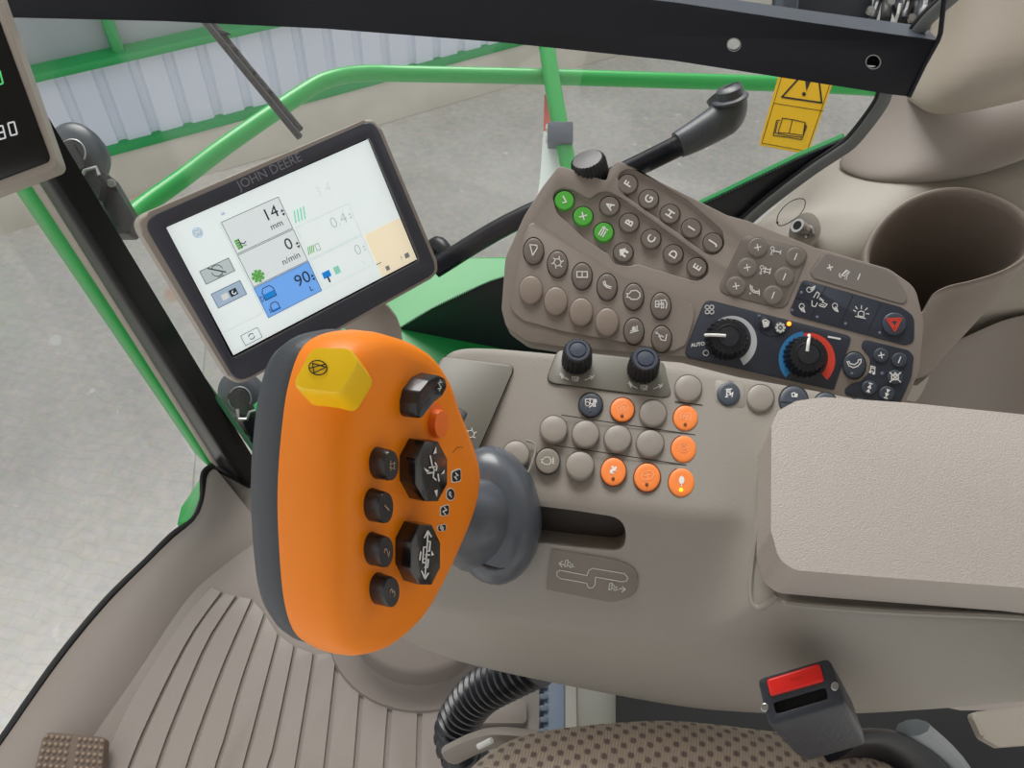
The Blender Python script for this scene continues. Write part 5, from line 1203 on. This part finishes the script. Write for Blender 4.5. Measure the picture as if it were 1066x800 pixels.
# ================================================================== SEAT
fab = bpy.data.materials.new('seat_fabric'); fab.use_nodes = True; nt = fab.node_tree; b = nt.nodes['Principled BSDF']; b.inputs['Roughness'].default_value = .95
tc = nt.nodes.new('ShaderNodeTexCoord'); mp = nt.nodes.new('ShaderNodeMapping'); mp.inputs['Rotation'].default_value = (0, 0, .06); nt.links.new(tc.outputs['Object'], mp.inputs['Vector'])
sp_ = nt.nodes.new('ShaderNodeSeparateXYZ'); nt.links.new(mp.outputs[0], sp_.inputs[0])
def mth(op, a, b=None):
    n = nt.nodes.new('ShaderNodeMath'); n.operation = op
    for k, v in enumerate((a, b)):
        if v is None: continue
        if isinstance(v, (int, float)): n.inputs[k].default_value = v
        else: nt.links.new(v, n.inputs[k])
    return n.outputs[0]
pr_ = mth('MULTIPLY', mth('SINE', mth('MULTIPLY', sp_.outputs[0], 2 * PI / .0135)), mth('SINE', mth('MULTIPLY', sp_.outputs[1], 2 * PI / .0135)))
mr_ = nt.nodes.new('ShaderNodeMapRange'); mr_.inputs[1].default_value = .1; mr_.inputs[2].default_value = .7; nt.links.new(pr_, mr_.inputs[0])
br = nt.nodes.new('ShaderNodeMix'); br.data_type = 'RGBA'; br.inputs[6].default_value = lin((212, 196, 180)); br.inputs[7].default_value = lin((146, 128, 124)); nt.links.new(mr_.outputs[0], br.inputs[0])
w1 = nt.nodes.new('ShaderNodeTexWave'); w1.inputs['Scale'].default_value = 130; w1.inputs['Distortion'].default_value = 3; w1.inputs['Detail'].default_value = 2; nt.links.new(mp.outputs[0], w1.inputs['Vector'])
mu = nt.nodes.new('ShaderNodeMix'); mu.data_type = 'RGBA'; mu.blend_type = 'MULTIPLY'; mu.inputs[0].default_value = .2
nt.links.new(br.outputs[2], mu.inputs[6]); nt.links.new(w1.outputs['Color'], mu.inputs[7]); nt.links.new(mu.outputs[2], b.inputs['Base Color'])
bp = nt.nodes.new('ShaderNodeBump'); bp.inputs['Strength'].default_value = .6; bp.inputs['Distance'].default_value = .003; nt.links.new(mu.outputs[2], bp.inputs['Height']); nt.links.new(bp.outputs[0], b.inputs['Normal'])
seat = thing('driver_seat', 'driver seat cushion in woven brown-beige fabric with darker dots', 'seat', PZ(700, 800, .3))
crest = [(462, 830), (490, 797), (520, 775), (555, 763), (600, 757), (650, 752.5), (700, 750), (745, 754), (800, 761), (860, 768), (910, 781), (945, 800), (985, 840)]
zc = [.50, .515, .522, .526, .53, .53, .53, .53, .53, .525, .52, .51, .50]
rows = []
for (x, y), z in zip(crest, zc):
    p = PZ(x, y, z); rows.append([p + V3((0, -.01, -.16)), p + V3((0, .015, -.09)), p + V3((0, .016, -.033)), p + V3((0, -.004, -.002)), p + V3((0, -.06, .012)), p + V3((0, -.16, .008)), p + V3((0, -.30, -.005)), p + V3((0, -.30, -.16))])
grid_obj('seat_cushion', rows, fab, seat, sub=2)
bm = bmesh.new(); c = PZ(700, 830, .36); box(bm, c + V3((0, -.14, -.02)), V3((.15, 0, 0)), V3((0, .13, 0)), V3((0, 0, .03)), bev=.01); finish(bm, 'seat_pan', blackp, seat)
bm = bmesh.new(); tube(bm, smooth_path([PD(470, 786, .80), PD(495, 774, .79), PD(520, 768, .78), PD(560, 772, .78)], 5), .016, 12, squash=.6); lab(finish(bm, 'seat_side_shell', mat('shell_grey', (140, 132, 124), .5), seat), 'grey plastic shell')
bm = bmesh.new(); tube(bm, [PD(498, 778, .755), PD(512, 771, .75)], .003, 8); finish(bm, 'shell_clip', white_m, seat)

# belt buckle
bk = thing('seat_belt_buckle', 'black seat belt buckle with a red release button, beside the seat cushion', 'seat belt buckle', PD(860, 790, .64))
BKF = Frame(PD(835, 728, .515), c2w((.96, .25, 0)), c2w((-.28, .42, .86)))
fp_ = [(788, 708), (852, 686), (868, 690), (880, 730), (870, 745), (808, 754), (794, 748)]
bm = bmesh.new()
base = rpoly(BKF.poly([(788, 707), (863, 685), (880, 733), (800, 757)]), .004, 4)
if area(base) < 0: base = base[::-1]
dv = (PD(876, 784, .560) - PD(846, 742, .525))
R = []
for k, s in [(0, .96), (.02, 1.0), (.3, .99), (.8, .93), (1.0, .84)]:
    cu = sum(p[0] for p in base) / len(base); cv = sum(p[1] for p in base) / len(base)
    R.append([bm.verts.new(BKF.w(cu + (u - cu) * s, cv + (v - cv) * s) + dv * k) for u, v in base])
n = len(base)
for a, b2 in zip(R, R[1:]):
    for i in range(n): bm.faces.new((a[i - 1], a[i], b2[i], b2[i - 1]))
bm.faces.new(R[0]); bm.faces.new(R[-1][::-1])
bko = finish(bm, 'buckle_shell', mat('buckle_plastic', (44, 48, 56), .42, bump=(300, .2)), bk)
bm = bmesh.new(); prism(bm, BKF, rpoly(BKF.poly([(798, 708), (853, 691), (858.5, 710), (802, 726)]), .002, 3), -.004, .0024, .0015, 3); lab(finish(bm, 'release_button', red_m, bk), 'red release button')
bm = bmesh.new(); put_text(bm, BKF, 'PRESS', 829, 707, 3.6, 14, .0027, .0); finish(bm, 'raised_print', mat('red_emboss', (190, 30, 22), .5), bk, smooth=False)
bm = bmesh.new(); prism(bm, BKF, rpoly(BKF.poly([(805, 732), (860, 716), (862, 728), (808, 744)]), .002, 3), -.016, .02); c_ = finish(bm, 'cut', blackp); cut(bko, [c_], .0006)
bm = bmesh.new(); prism(bm, BKF, rpoly(BKF.poly([(803, 730), (863, 712), (865, 731), (807, 747)]), .002, 3), -.014, -.010); finish(bm, 'tongue_slot', black_d, bk)
for x, y in [(796, 737), (869, 715)]:
    bm = bmesh.new(); rings(bm, BKF, ell(BKF, x, y, 4, 4.6), [(1, -.001), (1, .0008), (.75, .0012), (.7, .0003), (.2, .0003)]); finish(bm, 'screw', steel, bk)
bm = bmesh.new(); tube(bm, smooth_path([PD(870, 778, .64), PD(905, 775, .66), (PD(940, 790, .68)), PD(980, 830, .70)], 5), .024, 14, squash=.35); lab(finish(bm, 'buckle_stalk', blackpaint, bk), 'black stalk')

# hose
hs_ = thing('corrugated_hose', 'black corrugated hose curving down from under the armrest console', 'hose', PD(470, 780, .85))
P = smooth_path([PD(560, 690, .80), PD(533, 703, .82), PD(500, 722, .85), PD(481, 745, .87), PD(474, 768, .88), PD(486, 792, .89), PZ(520, 820, .02)], 20)
dd = [0]
for a, b2 in zip(P, P[1:]): dd.append(dd[-1] + (b2 - a).length)
NR = 46; Q = []; Rr = []; k = 0
for i in range(NR * 4 + 1):
    t = dd[-1] * i / (NR * 4)
    while k < len(dd) - 2 and dd[k + 1] < t: k += 1
    Q.append(P[k].lerp(P[k + 1], (t - dd[k]) / max(1e-9, dd[k + 1] - dd[k]))); Rr.append(.0225 + [.0016, .0016, -.0022, -.0022][i % 4])
bm = bmesh.new(); tube(bm, Q, Rr, 24); finish(bm, 'hose_tube', mat('hose_black', (34, 36, 42), .3), hs_, ang=50)

# pieces under the console
um = mat('under_black', (14, 14, 15), .8)  # near-black fill standing in for the shade of the gap
UFl = Frame((0, 0, .02), (1, 0, 0), (0, 0, 1))
def plate_z(name, pts, z0, z1, m, r=.004, par=None, bev=.002):
    F = Frame((0, 0, z1), (1, 0, 0), (0, 0, 1)); bm = bmesh.new(); prism(bm, F, rpoly(F.poly(pts), r), z0 - z1, 0, bev, 2); return finish(bm, name, m, par)
s = plate_z('cover_plate', [(480, 729), (548, 729), (548, 753), (480, 753)], .0, .012, rib_m, par=fo); s['kind'] = 'structure'
sm_ = thing('seat_rail_guide', 'blue-grey plastic slide guide under the console, next to the hose', 'slide guide', PZ(578, 740, .0))
bm = bmesh.new(); F_ = Frame(PZ(575, 735, .06), (1, 0, 0), (0, 0, 1)); prism(bm, F_, F_.poly([(566, 690), (588, 690), (588, 790), (566, 790)]), -.06, 0, .003); lab(finish(bm, 'guide_body', mat('blue_grey_plastic', (96, 110, 128), .45), sm_), 'blue-grey body')
for y in (712, 724, 736, 748, 760):
    bm = bmesh.new(); prism(bm, F_, F_.poly([(562, y), (570, y), (570, y + 6), (562, y + 6)]), -.02, .006, .001); finish(bm, 'guide_tooth', mat('blue_grey_dark', (74, 86, 102), .45), sm_)
bm = bmesh.new(); prism(bm, F_, F_.poly([(588, 690), (600, 690), (602, 790), (588, 790)]), -.06, -.004, .002); lab(finish(bm, 'guide_edge', mat('pale_strip', (142, 140, 132), .5), sm_), 'pale edge strip')
s = plate_z('grey_panel', [(600, 700), (642, 700), (642, 790), (602, 790)], .0, .05, mat('panel_green_grey', (122, 121, 112), .5)); s.name = 'side_cover'; tag(s, 'grey-green cover panel right of the blue-grey slide guide, under the console', 'cover panel')
s = plate_z('gap_fill', [(642, 700), (800, 700), (1000, 740), (1180, 740), (1180, 860), (642, 860)], .0, .06, um); s.name = 'gap_fill_box'; tag(s, 'black box filled in for the dark gap between the console and the cushion', 'gap filler')
bm = bmesh.new(); q = [PD(950, 758, .66), PD(985, 790, .69), PD(1010, 830, .7)]; tube(bm, smooth_path(q, 5), .014, 10, squash=.5)
o = finish(bm, 'belt_bracket', mat('bracket_grey', (138, 144, 148), .4)); tag(o, 'pale grey metal bracket end, right of the buckle stalk', 'bracket')
bm = bmesh.new(); F_ = Frame(PD(1045, 755, .80), c2w((1, .2, 0)), c2w((0, .5, .8))); prism(bm, F_, rpoly(F_.poly([(1010, 742), (1120, 730), (1120, 772), (1040, 778), (1022, 768)]), .006), -.01, 0, .003)
o = finish(bm, 'trim_14', beige_side); struct(o)

# foot pedal
pd = thing('foot_pedal', 'brown floor pedal with two pads of raised dots in the lower left corner', 'pedal', PZ(75, 800, 0))
pm_ = mat('pedal_rubber', (104, 88, 76), .5)
PDF = Frame(PZ(75, 790, .03), (1, 0, 0), tilt(8))
bm = bmesh.new(); prism(bm, PDF, rpoly(PDF.poly([(46, 762), (109, 768), (102, 850), (24, 850)]), .008), -.016, 0, .003, 3); finish(bm, 'pedal_plate', pm_, pd)
bm = bmesh.new()
for gx0, gx1 in ((.06, .42), (.60, .96)):
    for i in range(5):
        for j in range(10):
            s = gx0 + (gx1 - gx0) * i / 4; y = 767 + j * 7.5
            xl = 46 - (y - 762) * .26; xr = 109 - (y - 768) * .09; x = xl + (xr - xl) * s
            y_ = y + s * 5
            rings(bm, PDF, ell(PDF, x, y_, 2.5, 2.5, 0, 0, 8), [(1, -.0005), (.8, .0022), (.3, .0028)])
finish(bm, 'pedal_studs', mat('pedal_stud', (134, 116, 100), .45), pd, ang=60)
# ================================================================== CAMERA AND LIGHT
cam = bpy.data.cameras.new('camera'); co = bpy.data.objects.new('camera', cam); C.objects.link(co)
cam.sensor_width = 36; cam.lens = 36 * FPX / 1066; cam.clip_start = .02; cam.clip_end = 200
M = Matrix((RX, RY, RZ)).transposed().to_4x4(); M.translation = CAM; co.matrix_world = M
bpy.context.scene.camera = co
w = bpy.data.worlds.new('sky'); bpy.context.scene.world = w; w.use_nodes = True; nt = w.node_tree; bg = nt.nodes['Background']
tc = nt.nodes.new('ShaderNodeTexCoord'); sp = nt.nodes.new('ShaderNodeSeparateXYZ'); nt.links.new(tc.outputs['Generated'], sp.inputs[0])
cr = nt.nodes.new('ShaderNodeValToRGB'); cr.color_ramp.elements[0].position = .35; cr.color_ramp.elements[0].color = (.28, .28, .27, 1)
cr.color_ramp.elements[1].position = .75; cr.color_ramp.elements[1].color = (1.0, 1.0, 1.0, 1)
e = cr.color_ramp.elements.new(.5); e.color = (.78, .78, .78, 1)
mr = nt.nodes.new('ShaderNodeMapRange'); mr.inputs[1].default_value = -1; mr.inputs[2].default_value = 1
nt.links.new(sp.outputs['Z'], mr.inputs[0]); nt.links.new(mr.outputs[0], cr.inputs[0]); nt.links.new(cr.outputs[0], bg.inputs[0]); bg.inputs[1].default_value = .82
s = bpy.data.lights.new('sun', 'SUN'); s.energy = 3.0; s.angle = math.radians(35); s.color = (1, .98, .95)
so_ = bpy.data.objects.new('sun', s); C.objects.link(so_)
d = V3((.35, -.75, -.85)).normalized(); so_.rotation_euler = d.to_track_quat('-Z', 'Y').to_euler()
vs_ = bpy.context.scene.view_settings; vs_.view_transform = 'Standard'; vs_.look = 'None'; vs_.gamma = 1; vs_.exposure = 0.22; vs_.use_curve_mapping = False
bpy.context.scene.display_settings.display_device = 'sRGB'
